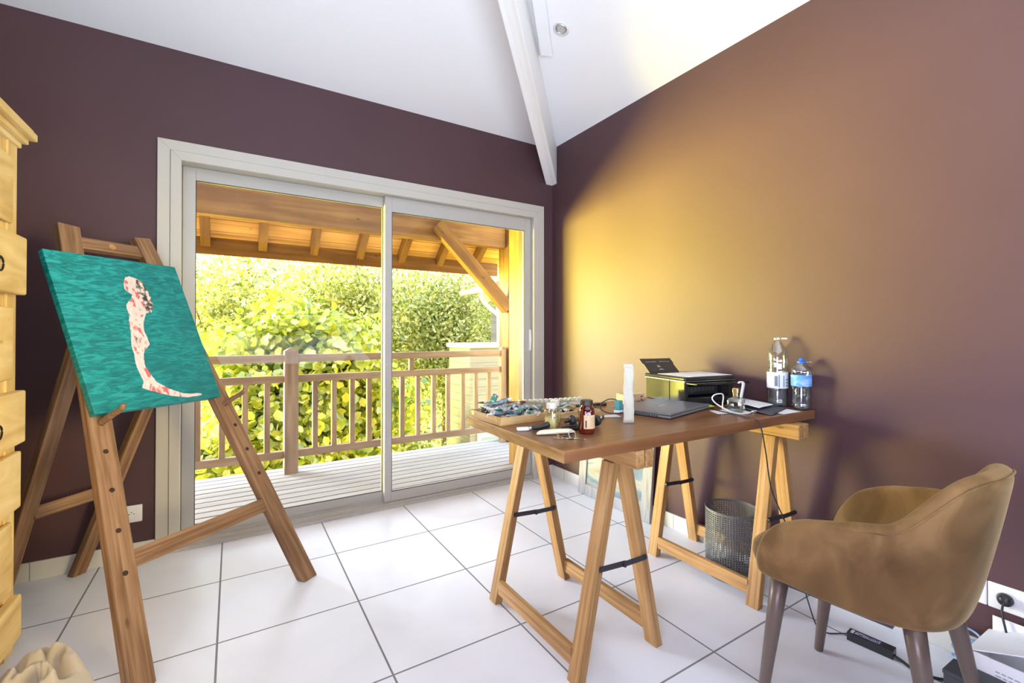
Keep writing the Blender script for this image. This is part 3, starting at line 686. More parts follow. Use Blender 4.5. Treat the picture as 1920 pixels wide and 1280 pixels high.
# ---------------- bundled cloth
def clothheap(nm, cx, cy, rx, ry, hz, seed, label, rz=0):
    bm = bmesh.new(); nr, na = 26, 60; rows = []
    for i in range(nr):
        q = i / (nr - 1); row = []
        for j in range(na):
            a_ = 2 * PI * j / na; rr = q
            x, y = rr * math.cos(a_), rr * math.sin(a_)
            p = V((x * 1.1 + seed, y * 1.4, seed * .7)); f1 = noise.noise(p); f2 = noise.noise(p * 2.3); f3 = abs(noise.noise(p * 1.6 + V((5, 1, 2))))
            w2 = p * 1.3 + V((f2, f1, f2)) * .5; rd = 1 - min(1, abs(noise.noise(w2 + V((3, 7, 1)))) * 4.5); rd2 = 1 - min(1, abs(noise.noise(w2 * 2.1 + V((9, 2, 4)))) * 4)
            z = hz * (1 - q ** 2.6) * (.55 + .7 * f1) + hz * (1 - q ** 6) * (.46 * rd ** .9 + .05 * rd2)
            e_ = 1 + .10 * math.sin(a_ * 3 + seed) + .07 * math.sin(a_ * 7 + 2 * seed)
            row.append(V((x * rx * e_, y * ry * e_, max(z, .004 if q < 1 else .001))))
        rows.append(row)
    ring_loft(rows, True, False, bm); bm.faces.new([v_ for v_ in list(bm.verts)[:na]]) if False else None
    bmesh.ops.remove_doubles(bm, verts=bm.verts, dist=1e-5)
    o = obj(nm, bm, mat('beige_cotton', (.56, .49, .37), .95, spec=.1, Sheen_Weight=.3), None, at(cx, cy, 0, rz), smooth=True, sub=1)
    s = o.modifiers.new('t', 'SOLIDIFY'); s.thickness = .003
    bmesh.ops if False else None
    return tag(o, label, 'cloth')
clothheap('crumpled_cloth', -.50, 1.95, .105, .22, .115, 2.3, 'crumpled beige cotton cloth heaped on the tiles beside the pine cabinet', .3)

# ---------------- chair
def chair():
    cxc = 1.565; ch_ = root('armchair', 'tan velvet tub armchair with tapered brown legs facing the desk', 'chair', (cxc, .55, 0))
    A0 = .263; nu, nv = 45, 9; rings = []
    def sg(x, p): return math.copysign(abs(x) ** p, x)
    for j in range(nv):
        v_ = j / (nv - 1); row = []
        for i in range(nu):
            t = PI * i / (nu - 1); cs, sn = -math.cos(t), math.sin(t)
            A = A0 * (.84 + .16 * min(1, v_ * 1.3) ** .8)
            yf = .775 - .075 * v_ ** 2.2; yb = .405 - .088 * v_ ** .75
            px = cxc + A * sg(cs, .80); py = yf - (yf - yb) * sg(sn, .72)
            b_ = max(0, min(1, (sn - .50) / .5)); b_ = b_ * b_ * (3 - 2 * b_)
            c0 = min(1, sn / .5); c0 = c0 * c0 * (3 - 2 * c0); zt_ = .604 + .034 * c0 + .138 * b_
            fr = max(0, min(1, (.14 - sn) / .14)); zt_ -= .035 * fr ** 2
            zb_ = .400 - .034 * sn ** 1.5
            row.append(V((px, py, zb_ + (zt_ - zb_) * v_)))
        rings.append(row)
    bm = ring_loft(rings, False, False)
    o = obj('shell', bm, M_velvet, ch_, smooth=True, origin=(cxc, .55, .5))
    s = o.modifiers.new('t', 'SOLIDIFY'); s.thickness = .048; s.offset = 0
    s = o.modifiers.new('s', 'SUBSURF'); s.levels = 2; s.render_levels = 2
    # cushion
    bm = bmesh.new(); prof = []
    rr = []
    for z, k_ in ((.385, .86), (.390, .97), (.415, 1.0), (.440, .98), (.456, .90), (.462, .70)):
        ring = []
        for i in range(40):
            t = 2 * PI * i / 40; ring.append(V((cxc + .205 * k_ * sg(math.cos(t), .55), (.625 + .235 * k_ * sg(math.sin(t), .55)) + .0, z)))
        rr.append(ring)
    obj('seat_cushion', ring_loft(rr, True, True), M_velvet, ch_, smooth=True, origin=(cxc, .6, .45))
    # seam along the shell rim
    sp_ = [p + V((p.x - cxc, p.y - .55, 0)).normalized() * .0190 - V((0, 0, .014)) for p in rings[-1][4:-4]]
    obj('piping', tube(sp_, .0022, 6, 2), M_velvet, ch_, smooth=True)
    bm = bmesh.new()
    # steel under-frame
    for A_, B_ in (((1.375, .74, .387), (1.41, .47, .383)), ((1.72, .74, .387), (1.70, .47, .383)), ((1.385, .74, .387), (1.71, .74, .387)), ((1.42, .475, .383), (1.69, .475, .383))):
        A_, B_ = V(A_), V(B_); MM = Matrix.Translation((A_ + B_) / 2) @ frame_of(A_, B_, (0, 0, 1)); h_ = (A_ - B_).length / 2
        box(bm, (-.016, -.012, -h_), (.016, .012, h_), MM)
    obj('under_frame', bm, M_dark, ch_)
    for a_, b_ in (((1.345, .768, 0), (1.372, .725, .40)), ((1.742, .793, 0), (1.705, .735, .40)), ((1.452, .395, 0), (1.447, .445, .395)), ((1.765, .385, 0), (1.690, .445, .395))):
        a_, b_ = V(a_), V(b_); d_ = (b_ - a_)
        bm = bmesh.new(); R_ = []
        for k_, r_ in ((0, .011), (.008, .0135), (.3, .0165), (.7, .0215), (1, .0245)):
            c_ = a_ + d_ * k_; R_.append([c_ + V((r_ * math.cos(2 * PI * i / 20), r_ * math.sin(2 * PI * i / 20), 0)) for i in range(20)])
        obj('leg', ring_loft(R_, True, True, bm), M_leg, ch_, smooth=True)
chair()

# ---------------- wire mesh waste bin
def binmat():
    m = bpy.data.materials.new('perforated_grey_metal'); m.use_nodes = True; t = m.node_tree; L = t.links.new; b = t.nodes['Principled BSDF']
    b.inputs['Base Color'].default_value = (.15, .155, .15, 1); b.inputs['Metallic'].default_value = .35; b.inputs['Roughness'].default_value = .45
    uv = t.nodes.new('ShaderNodeUVMap'); s = t.nodes.new('ShaderNodeSeparateXYZ'); L(uv.outputs[0], s.inputs[0]); outs = []
    for ax in 'XY':
        f_ = t.nodes.new('ShaderNodeMath'); f_.operation = 'FRACT'; L(s.outputs[ax], f_.inputs[0])
        a = t.nodes.new('ShaderNodeMath'); a.operation = 'SUBTRACT'; L(f_.outputs[0], a.inputs[0]); a.inputs[1].default_value = .5
        q = t.nodes.new('ShaderNodeMath'); q.operation = 'ABSOLUTE'; L(a.outputs[0], q.inputs[0])
        l = t.nodes.new('ShaderNodeMath'); l.operation = 'LESS_THAN'; L(q.outputs[0], l.inputs[0]); l.inputs[1].default_value = .29; outs.append(l.outputs[0])
    g = t.nodes.new('ShaderNodeMath'); g.operation = 'MULTIPLY'; L(outs[0], g.inputs[0]); L(outs[1], g.inputs[1])
    h1 = t.nodes.new('ShaderNodeMath'); h1.operation = 'GREATER_THAN'; L(s.outputs['Y'], h1.inputs[0]); h1.inputs[1].default_value = 1.0
    h2 = t.nodes.new('ShaderNodeMath'); h2.operation = 'LESS_THAN'; L(s.outputs['Y'], h2.inputs[0]); h2.inputs[1].default_value = 30.0
    g2 = t.nodes.new('ShaderNodeMath'); g2.operation = 'MULTIPLY'; L(g.outputs[0], g2.inputs[0]); L(h1.outputs[0], g2.inputs[1])
    g3 = t.nodes.new('ShaderNodeMath'); g3.operation = 'MULTIPLY'; L(g2.outputs[0], g3.inputs[0]); L(h2.outputs[0], g3.inputs[1])
    tr = t.nodes.new('ShaderNodeBsdfTransparent'); mx = t.nodes.new('ShaderNodeMixShader'); L(g3.outputs[0], mx.inputs[0]); L(b.outputs[0], mx.inputs[1]); L(tr.outputs[0], mx.inputs[2])
    L(mx.outputs[0], t.nodes['Material Output'].inputs[0]); return m
bn = root('waste_bin', 'grey perforated metal waste bin standing under the right end of the desk', 'bin', (1.962, 1.255, 0))
bm = bmesh.new(); uvl = bm.loops.layers.uv.new('uv'); nb_ = 64; r_ = .113; hb = .30
ra = [[bm.verts.new((1.962 + r_ * math.cos(2 * PI * i / nb_), 1.255 + r_ * math.sin(2 * PI * i / nb_), z)) for i in range(nb_)] for z in (.004, hb)]
for i in range(nb_):
    f_ = bm.faces.new((ra[0][i], ra[0][(i + 1) % nb_], ra[1][(i + 1) % nb_], ra[1][i]))
    for lp, (a_, b_) in zip(f_.loops, ((i, 0), (i + 1, 0), (i + 1, 31), (i, 31))): lp[uvl].uv = (a_, b_)
obj('perforated_wall', bm, binmat(), bn, smooth=True)
obj('base', lathe([(.0001, .001), (.112, .001), (.113, .012), (.111, .012), (.11, .006), (.0001, .006)], 48, M=at(1.962, 1.255)), mat('grey_metal', (.15, .155, .15), .45, .35), bn, smooth=False)
bm = tube([(1.962 + r_ * math.cos(2 * PI * i / 48), 1.255 + r_ * math.sin(2 * PI * i / 48), hb) for i in range(49)], .002, 6, 1, smoothpath=False); obj('rim', bm, mat('grey_metal'), bn)

# ---------------- framed seascape leaning on the right wall
fa = root('framed_picture', 'whitewashed framed beach painting leaning on the wall behind the desk', 'picture', (2.06, 2.14, 0))
tilt = .085; Hp, Wp = .56, .64
MP = Matrix.Translation((2.052, 2.462, 0)) @ Matrix.Rotation(R(-90), 4, 'Z') @ Matrix.Rotation(-.105, 4, 'X')
MP = Matrix.Translation((2.052, 2.462, 0.001)) @ Matrix((V((0, -1, 0)), V((math.sin(.09), 0, math.cos(.09))), V((-math.cos(.09), 0, math.sin(.09))))).transposed().to_4x4()
M_white_w = mat('whitewashed_wood', rough=.8, build=noisecol([(.3, (.26, .24, .22)), (.55, (.36, .355, .35)), (.8, (.40, .40, .40))], (30, 4, 30), 1.5, 5, .4))
bm = bmesh.new(); fw = .072
for lo, hi in (((0, 0, -.02), (fw, Hp, 0)), ((Wp - fw, 0, -.02), (Wp, Hp, 0)), ((fw, 0, -.02), (Wp - fw, fw, 0)), ((fw, Hp - fw, -.02), (Wp - fw, Hp, 0))): box(bm, lo, hi)
obj('frame', bm, M_white_w, fa, MP, bevel=.003)
def sea(t, b, N, L):
    tc = N('ShaderNodeTexCoord'); mp = N('ShaderNodeMapping'); mp.inputs['Rotation'].default_value = (0, 0, .45); mp.inputs['Scale'].default_value = (2.2, 7, 1); L(tc.outputs['Object'], mp.inputs[0])
    n1 = N('ShaderNodeTexNoise', i_Scale=1.2, i_Detail=6, i_Distortion=.5); L(mp.outputs[0], n1.inputs['Vector'])
    r = ramp(N, [(.34, (.06, .12, .21)), (.43, (.13, .20, .27)), (.48, (.28, .30, .31)), (.56, (.28, .255, .20)), (.68, (.21, .19, .13))]); L(n1.outputs['Fac'], r.inputs[0]); L(r.outputs[0], b.inputs['Base Color'])
boxobj('beach_painting', (fw - .003, fw - .003, -.016), (Wp - fw + .003, Hp - fw + .003, -.008), mat('beach_paint', rough=.6, build=sea), fa, M=MP)

# ---------------- wall sockets, ceiling spot
M_sock = mat('socket_plastic', (.80, .80, .79), .3)
def socket(name, label, loc, axis, w=.082, plugs=()):
    """plate on a wall; axis 'x' on the right wall, 'y' on the back wall"""
    s = root(name, label, 'socket', loc)
    Ms = Matrix.Translation(loc) @ (Matrix.Rotation(R(90), 4, 'X') if axis == 'y' else (Matrix.Rotation(R(-90), 4, 'Z') @ Matrix.Rotation(R(90), 4, 'X')))
    boxobj('plate', (-w / 2, -.041, 0), (w / 2, .041, .008), M_sock, s, bevel=.003, M=Ms)
    cs = (0,) if w < .1 else (-w / 4, w / 4)
    for cx_ in cs:
        bm = lathe([(.024, .0085), (.024, .0105), (.0205, .0105), (.0195, .009), (.0001, .009)], 28, M=Ms @ Matrix.Translation((cx_, 0, 0)))
        w_ = obj('socket_well', bm, M_sock, s)
        for q in ((-.009, 0), (.009, 0), (0, .009)):
            obj('pin_hole', lathe([(.0001, .0097), (.0025, .0097), (.0025, .009)], 10, M=Ms @ Matrix.Translation((cx_ + q[0], q[1], 0))), M_black, w_)
    return s, Ms
socket('wall_socket', 'single white wall socket low on the back wall behind the easel', (-.417, YB - .0001, .224), 'y')
s1, Ms1 = socket('wall_socket', 'double white wall socket low on the plum wall behind the armchair', (XR - .0001, .375, .246), 'x', .164)
socket('wall_socket', 'white wall socket joining the double one, half hidden by the chair back', (XR - .0001, .50, .246), 'x')
PX = Ms1 @ V((-.006, 0, .0))
pl_ = root('power_plug', 'black round plug with cable pushed into the double wall socket', 'plug', Ms1 @ V((-.041, 0, .012)))
obj('plug_body', lathe([(.0195, .011), (.0195, .018), (.016, .028), (.008, .034), (.0001, .034)], 22, M=Ms1 @ Matrix.Translation((-.041, 0, 0))), M_black, pl_, smooth=True)
p0 = Ms1 @ V((-.041, 0, .03))
obj('cable', tube([p0, p0 + V((-.02, 0, -.03)), p0 + V((-.028, -.01, -.08)), p0 + V((-.03, -.02, -.14))], .003, 8, 6), M_black, pl_, smooth=True)
def spot():
    x, y = 1.538, 1.982; z = zc(x); nz = V((-SL, 0, -1)).normalized()
    M = Matrix.Translation((x, y, z)) @ frame_of((0, 0, 0), nz, (0, 1, 0))
    s = root('ceiling_downlight', 'small round recessed downlight in the right-hand ceiling slope', 'light', (x, y, z))
    obj('rim', lathe([(.044, 0), (.044, .004), (.036, .006), (.033, .001)], 32, M=M), mat('satin_white', (.7, .69, .66), .4), s, smooth=True)
    obj('gimbal', lathe([(.033, .001), (.030, .007), (.026, .007), (.024, 0.002)], 32, M=M), M_steel, s, smooth=True)
    obj('lamp', lathe([(.024, .003), (.018, .0045), (.006, .005), (.0001, .003)], 24, M=M), mat('lamp_glass', (.45, .46, .42), .15), s, smooth=True)
spot()

# ================================================================== THINGS ON THE DESK
T0 = TZ + .0004
def jar(name, label, cat, x, y, prof, capprof, gm, cm, liq=None, liqm=None, lab=None, labm=None, sq=None, rz=0, capsq=None):
    r = root(name, label, cat, (x, y, T0), rz); M = at(x, y, T0, rz)
    obj('glass_body', lathe(prof, 32, M=M, sq=sq), gm, r, smooth=True)
    if liq: obj('contents', lathe(liq, 28, True, M=M, sq=sq), liqm, r, smooth=False)
    if capprof: obj('cap', lathe(capprof, 32, True, M=M, sq=capsq), cm, r, bevel=.001)
    return r, M
# amber bottle with black lid
r, M = jar('amber_bottle', 'amber glass bottle with black lid and pale label at the desk front', 'bottle', .990, 1.142,
    [(.0001, .002), (.0235, .001), (.0262, .005), (.0265, .072), (.024, .082), (.0185, .090), (.0185, .094)], [(.0205, .092), (.0205, .107), (.019, .1085)], M_amber, mat('ribbed_black_lid', (.03, .028, .022), .4),
    [(.0245, .004), (.0245, .066), (.0001, .066)], mat('amber_pills', (.42, .10, .012), .35))
a0, a1 = R(-150), R(-30)
rg = [[M @ V((.0269 * math.cos(a0 + (a1 - a0) * i / 14), .0269 * math.sin(a0 + (a1 - a0) * i / 14), z)) for i in range(15)] for z in (.018, .062)]
lb = obj('paper_label', ring_loft(rg, False, False), mat('kraft_label', (.66, .50, .30), .7), r, smooth=True)
bm = bmesh.new()
for i in range(6):
    zz = .024 + i * .006
    q = [M @ V((.0272 * math.cos(a_), .0272 * math.sin(a_), zz + h_)) for h_ in (0, .0012) for a_ in (R(-105), R(-90), R(-75), R(-60), R(-48))]
    v_ = [bm.verts.new(p) for p in q]
    for k_ in range(4): bm.faces.new((v_[k_], v_[k_ + 1], v_[k_ + 6], v_[k_ + 5]))
obj('label_print', bm, mat('faded_print', (.38, .25, .13), .8), lb)
rg = [[M @ V((.0272 * math.cos(R(-138 + i * 2)), .0272 * math.sin(R(-138 + i * 2)), z)) for i in range(5)] for z in (.022, .045)]
obj('barcode', ring_loft(rg, False, False), mat('dark_hole'), lb)
# square jar with cream cap, yellow medium inside
jar('glass_jar', 'squat clear jar of pale yellow medium with ribbed white cap', 'jar', .937, 1.262,
    [(.0001, .002), (.021, .001), (.0225, .005), (.0225, .060), (.020, .068), (.017, .071)], [(.0185, .069), (.0185, .086), (.016, .0885)], M_clear, mat('ribbed_cream_cap', (.74, .70, .58), .5),
    [(.0205, .003), (.0205, .038), (.0001, .038)], M_yliq, sq=4, rz=.5)
r, M = jar('glass_jar', 'slimmer clear jar with printed yellow label, behind the ribbed-cap jar', 'jar', .992, 1.318,
    [(.0001, .002), (.017, .001), (.0185, .005), (.0185, .052), (.013, .060), (.011, .066)], [(.0165, .066), (.0165, .086), (.014, .088)], M_clear, mat('pale_cream_cap', (.80, .78, .62), .5),
    [(.0165, .003), (.0165, .030), (.0001, .030)], M_yliq, sq=4, rz=.4)
rg = [[M @ V((.0192 * math.cos(R(-125 + i * 7)), .0192 * math.sin(R(-125 + i * 7)), z)) for i in range(12)] for z in (.010, .048)]
obj('paper_label', ring_loft(rg, False, False), mat('yellow_label', (.66, .64, .25), .7), r, smooth=True)

# wooden paint tray with crumpled tubes
M_tray = wood('tray_beech', (.42, .26, .10), (.56, .37, .16), (.66, .47, .24), knots=False, sc=(60, 60, 4))
def tray(label, P, cx, cy, rz, w, d, h=.028, hinge=True):
    r = root('wooden_tray', label, 'tray', (cx, cy, T0), rz); M = at(cx, cy, T0, rz)
    boxobj('base', (-w / 2, -d / 2, 0), (w / 2, d / 2, .004), M_tray, r, M=M)
    for a_, b_, s_ in (((-w / 2, -d / 2 + .003), (w / 2, -d / 2 + .003), 0), ((-w / 2, d / 2 - .003), (w / 2, d / 2 - .003), 0), ((-w / 2 + .003, -d / 2), (-w / 2 + .003, d / 2), 1), ((w / 2 - .003, -d / 2), (w / 2 - .003, d / 2), 1)):
        bar('tray_side', M @ V((*a_, h / 2 + .001)), M @ V((*b_, h / 2 + .001)), .007, h, M_tray, r, side=M.to_3x3() @ V((0, 1, 0) if not s_ else (1, 0, 0)), bevel=.0008)
    if hinge:
        for yy in (-d / 2 + .03, d / 2 - .03):
            boxobj('brass_hinge', (-w / 2 - .0015, yy - .008, h - .014), (-w / 2, yy + .008, h - .001), M_gold, r, M=M)
    return r, M
TR1, MT1 = tray('shallow beech tray heaped with paint tubes at the desk corner', None, .915, 1.50, R(3), .235, .225)
TR2, MT2 = tray('wooden tray with dark paint bits behind the jars and amber bottle', None, 1.155, 1.455, R(-12), .22, .17, .022, False)
M_alu = mat('crumpled_tube_metal', rough=.34, metal=.55, build=noisecol([(.35, (.22, .27, .29)), (.55, (.45, .50, .50)), (.7, (.66, .68, .64))], (40, 40, 40), 1.2, 3, 1.0))
def paint_tube(M, L, rr, capm, labm, label, group, seed):
    rnd = random.Random(seed)
    r = root('paint_tube', label, 'paint tube', (0, 0, 0)); r.matrix_basis = M; r['group'] = group
    rings = []; k_ = 9
    for i in range(k_ + 1):
        q = i / k_; w_ = rr * (1 + .35 * q); t_ = rr * max(.05, 1 - q ** 1.3); bend = (rnd.random() - .5) * .006
        rings.append([M @ V((q * L, w_ * math.cos(2 * PI * j / 14), t_ * math.sin(2 * PI * j / 14) + bend + .004 * math.sin(q * 7 + seed))) for j in range(14)])
    obj('tube_body', ring_loft(rings, True, True), M_alu, r, smooth=True)
    MM = M @ Matrix.Rotation(R(-90), 4, 'Y')
    obj('tube_cap', lathe([(rr * .45, -.001), (rr * .5, .004), (rr * .62, .006), (rr * .55, .018)], 14, True, M=MM), capm, r)
    if labm:
        rings = [[M @ V((q * L, rr * (1 + .35 * q) * 1.05 * math.cos(2 * PI * j / 14), rr * max(.05, 1 - q ** 1.3) * 1.06 * math.sin(2 * PI * j / 14) + .004 * math.sin(q * 7 + seed))) for j in range(14)] for q in (.12, .3, .45)]
        obj('colour_band', ring_loft(rings, True, False), labm, r, smooth=True)
    return r
bands = [mat('green_band', (.05, .26, .15), .5), mat('blue_band', (.16, .25, .32), .5), mat('cream_band', (.70, .66, .45), .5), mat('red_band', (.40, .05, .04), .5), mat('ochre_band', (.50, .33, .08), .5)]
rnd = random.Random(21); k = 0
names = ('green', 'blue', 'cream', 'red', 'ochre')
for ix in range(6):
    for iy in range(4):
        x = -.088 + ix * .034 + rnd.uniform(-.006, .006); y = -.078 + iy * .050 + rnd.uniform(-.01, .01); lay = (ix + iy) % 3
        a_ = rnd.uniform(0, 2 * PI); L_ = rnd.uniform(.058, .08); tl = rnd.uniform(-.12, .22)
        x = max(-.085, min(.085, x)) - math.cos(a_) * L_ * .4; y = max(-.08, min(.08, y)) - math.sin(a_) * L_ * .4
        if abs(x) > .1: x = math.copysign(.1, x)
        if abs(y) > .096: y = math.copysign(.096, y)
        M = MT1 @ Matrix.Translation((x, y, .013 + .0125 * lay)) @ Matrix.Rotation(a_, 4, 'Z') @ Matrix.Rotation(-tl, 4, 'Y') @ Matrix.Rotation(rnd.uniform(-.6, .6), 4, 'X')
        c_ = rnd.randrange(5)
        paint_tube(M, L_, rnd.uniform(.0095, .0125), M_white if k % 2 else M_black, bands[c_], f'crumpled paint tube, {names[c_]} band, {"white" if k % 2 else "black"} cap, {("front", "second", "third", "back")[iy]} row of the tray, {("first", "second", "third", "fourth", "fifth", "sixth")[ix]} from left', 'paint tubes heaped in the tray', k); k += 1
# the tube leaning up at the back with a green dot
M = MT1 @ Matrix.Translation((-.012, .085, .072)) @ Matrix.Rotation(R(197), 4, 'Z') @ Matrix.Rotation(R(33), 4, 'Y')
paint_tube(M, .095, .0125, M_cream, bands[0], 'large paint tube propped upright at the back of the tray, green band', 'paint tubes heaped in the tray', 77)
M = MT1 @ Matrix.Translation((.02, .05, .062)) @ Matrix.Rotation(R(160), 4, 'Z') @ Matrix.Rotation(R(12), 4, 'Y')
paint_tube(M, .10, .011, M_white, bands[1], 'long blue-banded paint tube lying on top of the heap', 'paint tubes heaped in the tray', 78)
# dark stuff in second tray
for i, (x, y, a_) in enumerate(((-.05, .03, .4), (.0, -.03, 1.9), (.05, .02, 3.0), (-.02, .0, 2.4), (.06, -.04, .9), (.03, .05, 2.0))):
    M = MT2 @ Matrix.Translation((x, y, .014 + .006 * (i % 3))) @ Matrix.Rotation(a_, 4, 'Z')
    paint_tube(M, .06, .0085, M_black, bands[(i * 2) % 5], f'flattened {names[(i * 2) % 5]}-banded tube {("at the left end", "at the front edge", "near the right end", "in the middle", "in the front right corner", "at the back edge")[i]} of the rear tray', 'paint tubes in the rear tray', 90 + i)
# notched white brush rest
br = root('brush_rest', 'long notched cream plastic strip standing behind the paint trays', 'brush rest', (1.14, 1.62, T0))
P0, P1 = V((1.035, 1.628, T0)), V((1.335, 1.560, T0)); dd = (P1 - P0); Lb = dd.length; Mb = Matrix.Translation(P0) @ Matrix.Rotation(math.atan2(dd.y, dd.x), 4, 'Z')
bm = bmesh.new(); nt_ = 13; pts = [(0, 0), (Lb, 0), (Lb, .024)]
for i in range(nt_ - 1, -1, -1):
    x1 = Lb * (i + .85) / nt_; x0 = Lb * (i + .15) / nt_; xg = Lb * i / nt_
    pts += [(x1, .024), (x1, .040), (x1 - .003, .043), (x0 + .003, .043), (x0, .040), (x0, .024)]
pts += [(0, .024)]
cl = []
for p in pts:
    if not cl or (V(p) - V(cl[-1])).length > 1e-5: cl.append(p)
a_ = [bm.verts.new(Mb @ V((p[0], 0, p[1]))) for p in cl]; b_ = [bm.verts.new(Mb @ V((p[0], .014, p[1]))) for p in cl]
bm.faces.new(a_); bm.faces.new(list(reversed(b_)))
for i in range(len(cl)): bm.faces.new((a_[i], b_[i], b_[(i + 1) % len(cl)], a_[(i + 1) % len(cl)]))
bmesh.ops.triangulate(bm, faces=[f for f in bm.faces if len(f.verts) > 4]); bmesh.ops.recalc_face_normals(bm, faces=bm.faces)
obj('notched_strip', bm, M_cream, br)
def rod(name, label, cat, a, b, r0, m, m2=None, extra=None):
    rt = root(name, label, cat, a)
    obj('handle', tube([a, (V(a) + V(b)) / 2, b], (r0 * 1.2, r0 * .7), 8, 4), m, rt, smooth=True)
    if m2:
        d_ = (V(b) - V(a)).normalized(); obj('ferrule', tube([V(b), V(b) + d_ * .018], (r0 * .9, r0 * 1.1), 8, 1, smoothpath=False), M_steel, rt)
        obj('bristles', tube([V(b) + d_ * .018, V(b) + d_ * .032, V(b) + d_ * .042], (r0 * 1.2, r0 * .3), 8, 3), m2, rt, smooth=True)
    return rt
M_redl = mat('dark_red_lacquer', (.22, .035, .02), .3)
rod('paint_brush', 'dark red lacquered brush lying across the back of the paint tray', 'brush', (1.03, 1.570, T0 + .043), (.87, 1.600, T0 + .050), .004, M_redl, mat('brush_hair', (.12, .08, .05), .8))
rod('paint_brush', 'pale wooden brush resting over the rear tray behind the amber bottle', 'brush', (1.03, 1.335, T0 + .028), (1.20, 1.365, T0 + .030), .003, M_tray, mat('brush_hair'))
rod('paint_brush', 'white-handled brush pointing right, beyond the amber bottle', 'brush', (1.14, 1.26, T0 + .006), (1.20, 1.30, T0 + .006), .006, M_white, mat('brush_hair'))
# palette card
t_ = boxobj('white_card', (-.035, -.022, 0), (.035, .022, .001), M_paper, None, M=at(1.27, 1.325, T0 + .0005, -.3)); tag(t_, 'small white card lying to the right of the rear tray', 'card')
pn = root('marker_pen', 'short black marker lying alone behind the paint trays', 'pen', (1.40, 1.545, T0))
obj('barrel', tube([(1.385, 1.555, T0 + .006), (1.425, 1.545, T0 + .006)], .006, 10, 1, smoothpath=False), M_black, pn, smooth=True)
obj('pen_cap', tube([(1.425, 1.545, T0 + .0065), (1.450, 1.539, T0 + .0065)], .007, 10, 1, smoothpath=False), mat('brown_cap', (.12, .07, .04), .4), pn, smooth=True)
# white utility case
bm = bmesh.new(); rings = []
for i in range(13):
    q = i / 12; k_ = (1 - abs(2 * q - 1) ** 6) ** .5 * .5 + .5 if 0 < i < 12 else .55
    rings.append([V(((q - .5) * .128, .0145 * k_ * (1 if c_[0] > 0 else -1) * abs(c_[0]), .0085 * k_ + .0085 * k_ * c_[1] * (1 - .25 * abs(2 * q - 1) ** 2))) for c_ in [(math.cos(2 * PI * j / 16 + .2), math.sin(2 * PI * j / 16 + .2)) for j in range(16)]])
o = obj('plastic_case', ring_loft(rings, True, True, bm), M_cream, None, at(.893, 1.180, T0, R(-17)), smooth=True); tag(o, 'smooth cream plastic case lying in front of the jars', 'case')
# stubby brush / cutter with white tip and black handle
ct = root('utility_knife', 'black-handled cutter with a white end lying in front of the paint tray', 'knife', (.87, 1.28, T0))
Mk = at(.868, 1.268, T0, R(-22))
boxobj('white_end', (-.060, -.011, 0), (-.018, .011, .011), M_white, ct, bevel=.004, M=Mk)
obj('collar', tube([Mk @ V((-.018, 0, .006)), Mk @ V((-.010, 0, .006))], .0075, 12, 1, smoothpath=False), M_steel, ct)
obj('handle', tube([Mk @ V((-.010, 0, .0075)), Mk @ V((.02, 0, .009)), Mk @ V((.052, .008, .016))], (.0065, .0105), 12, 5), M_black, ct, smooth=True)
# bunch of keys
ks = root('key_bunch', 'small bunch of keys on rings lying near the desk corner', 'keys', (.872, 1.118, T0))
def ringt(c, r, t, M=None): return tube([V(c) + V((r * math.cos(2 * PI * i / 20), r * math.sin(2 * PI * i / 20), 0)) for i in range(21)], t, 6, 1, smoothpath=False)
bm = ringt((0, 0, 0), .013, .0011); obj('key_ring', bm, M_steel, ks, Matrix.Translation((.902, 1.108, T0 + .011)) @ Matrix.Rotation(R(62), 4, 'X'), smooth=True)
bm = ringt((0, 0, 0), .008, .0009); obj('key_ring', bm, M_steel, ks, Matrix.Translation((.868, 1.138, T0 + .007)) @ Matrix.Rotation(R(50), 4, 'Y'), smooth=True)
def key(M, L, m):
    bm = bmesh.new(); rr = .0095
    hd = [(rr * math.cos(a_), rr * math.sin(a_)) for a_ in [PI * .12 + (2 * PI - PI * .24) * i / 14 for i in range(15)]]
    P_ = hd + [(rr + L, -.003), (rr + L + .003, 0), (rr + L - .006, .003), (rr + L - .010, .0015), (rr + L - .014, .0035), (rr + L - .018, .0015)]
    prism(P_, 0, .0018, bm); bmesh.ops.triangulate(bm, faces=[f for f in bm.faces if len(f.verts) > 4]); bmesh.ops.recalc_face_normals(bm, faces=bm.faces)
    obj('key', bm, m, ks, M)
key(at(.882, 1.112, T0 + .001, R(140)), .030, M_steel); key(at(.890, 1.105, T0 + .0035, R(165)), .028, M_gold); key(at(.905, 1.098, T0 + .001, R(-60)), .022, M_steel)
boxobj('key_fob', (-.016, -.008, 0), (.016, .008, .007), M_black, ks, bevel=.002, M=at(.895, 1.118, T0 + .003, R(-20)))
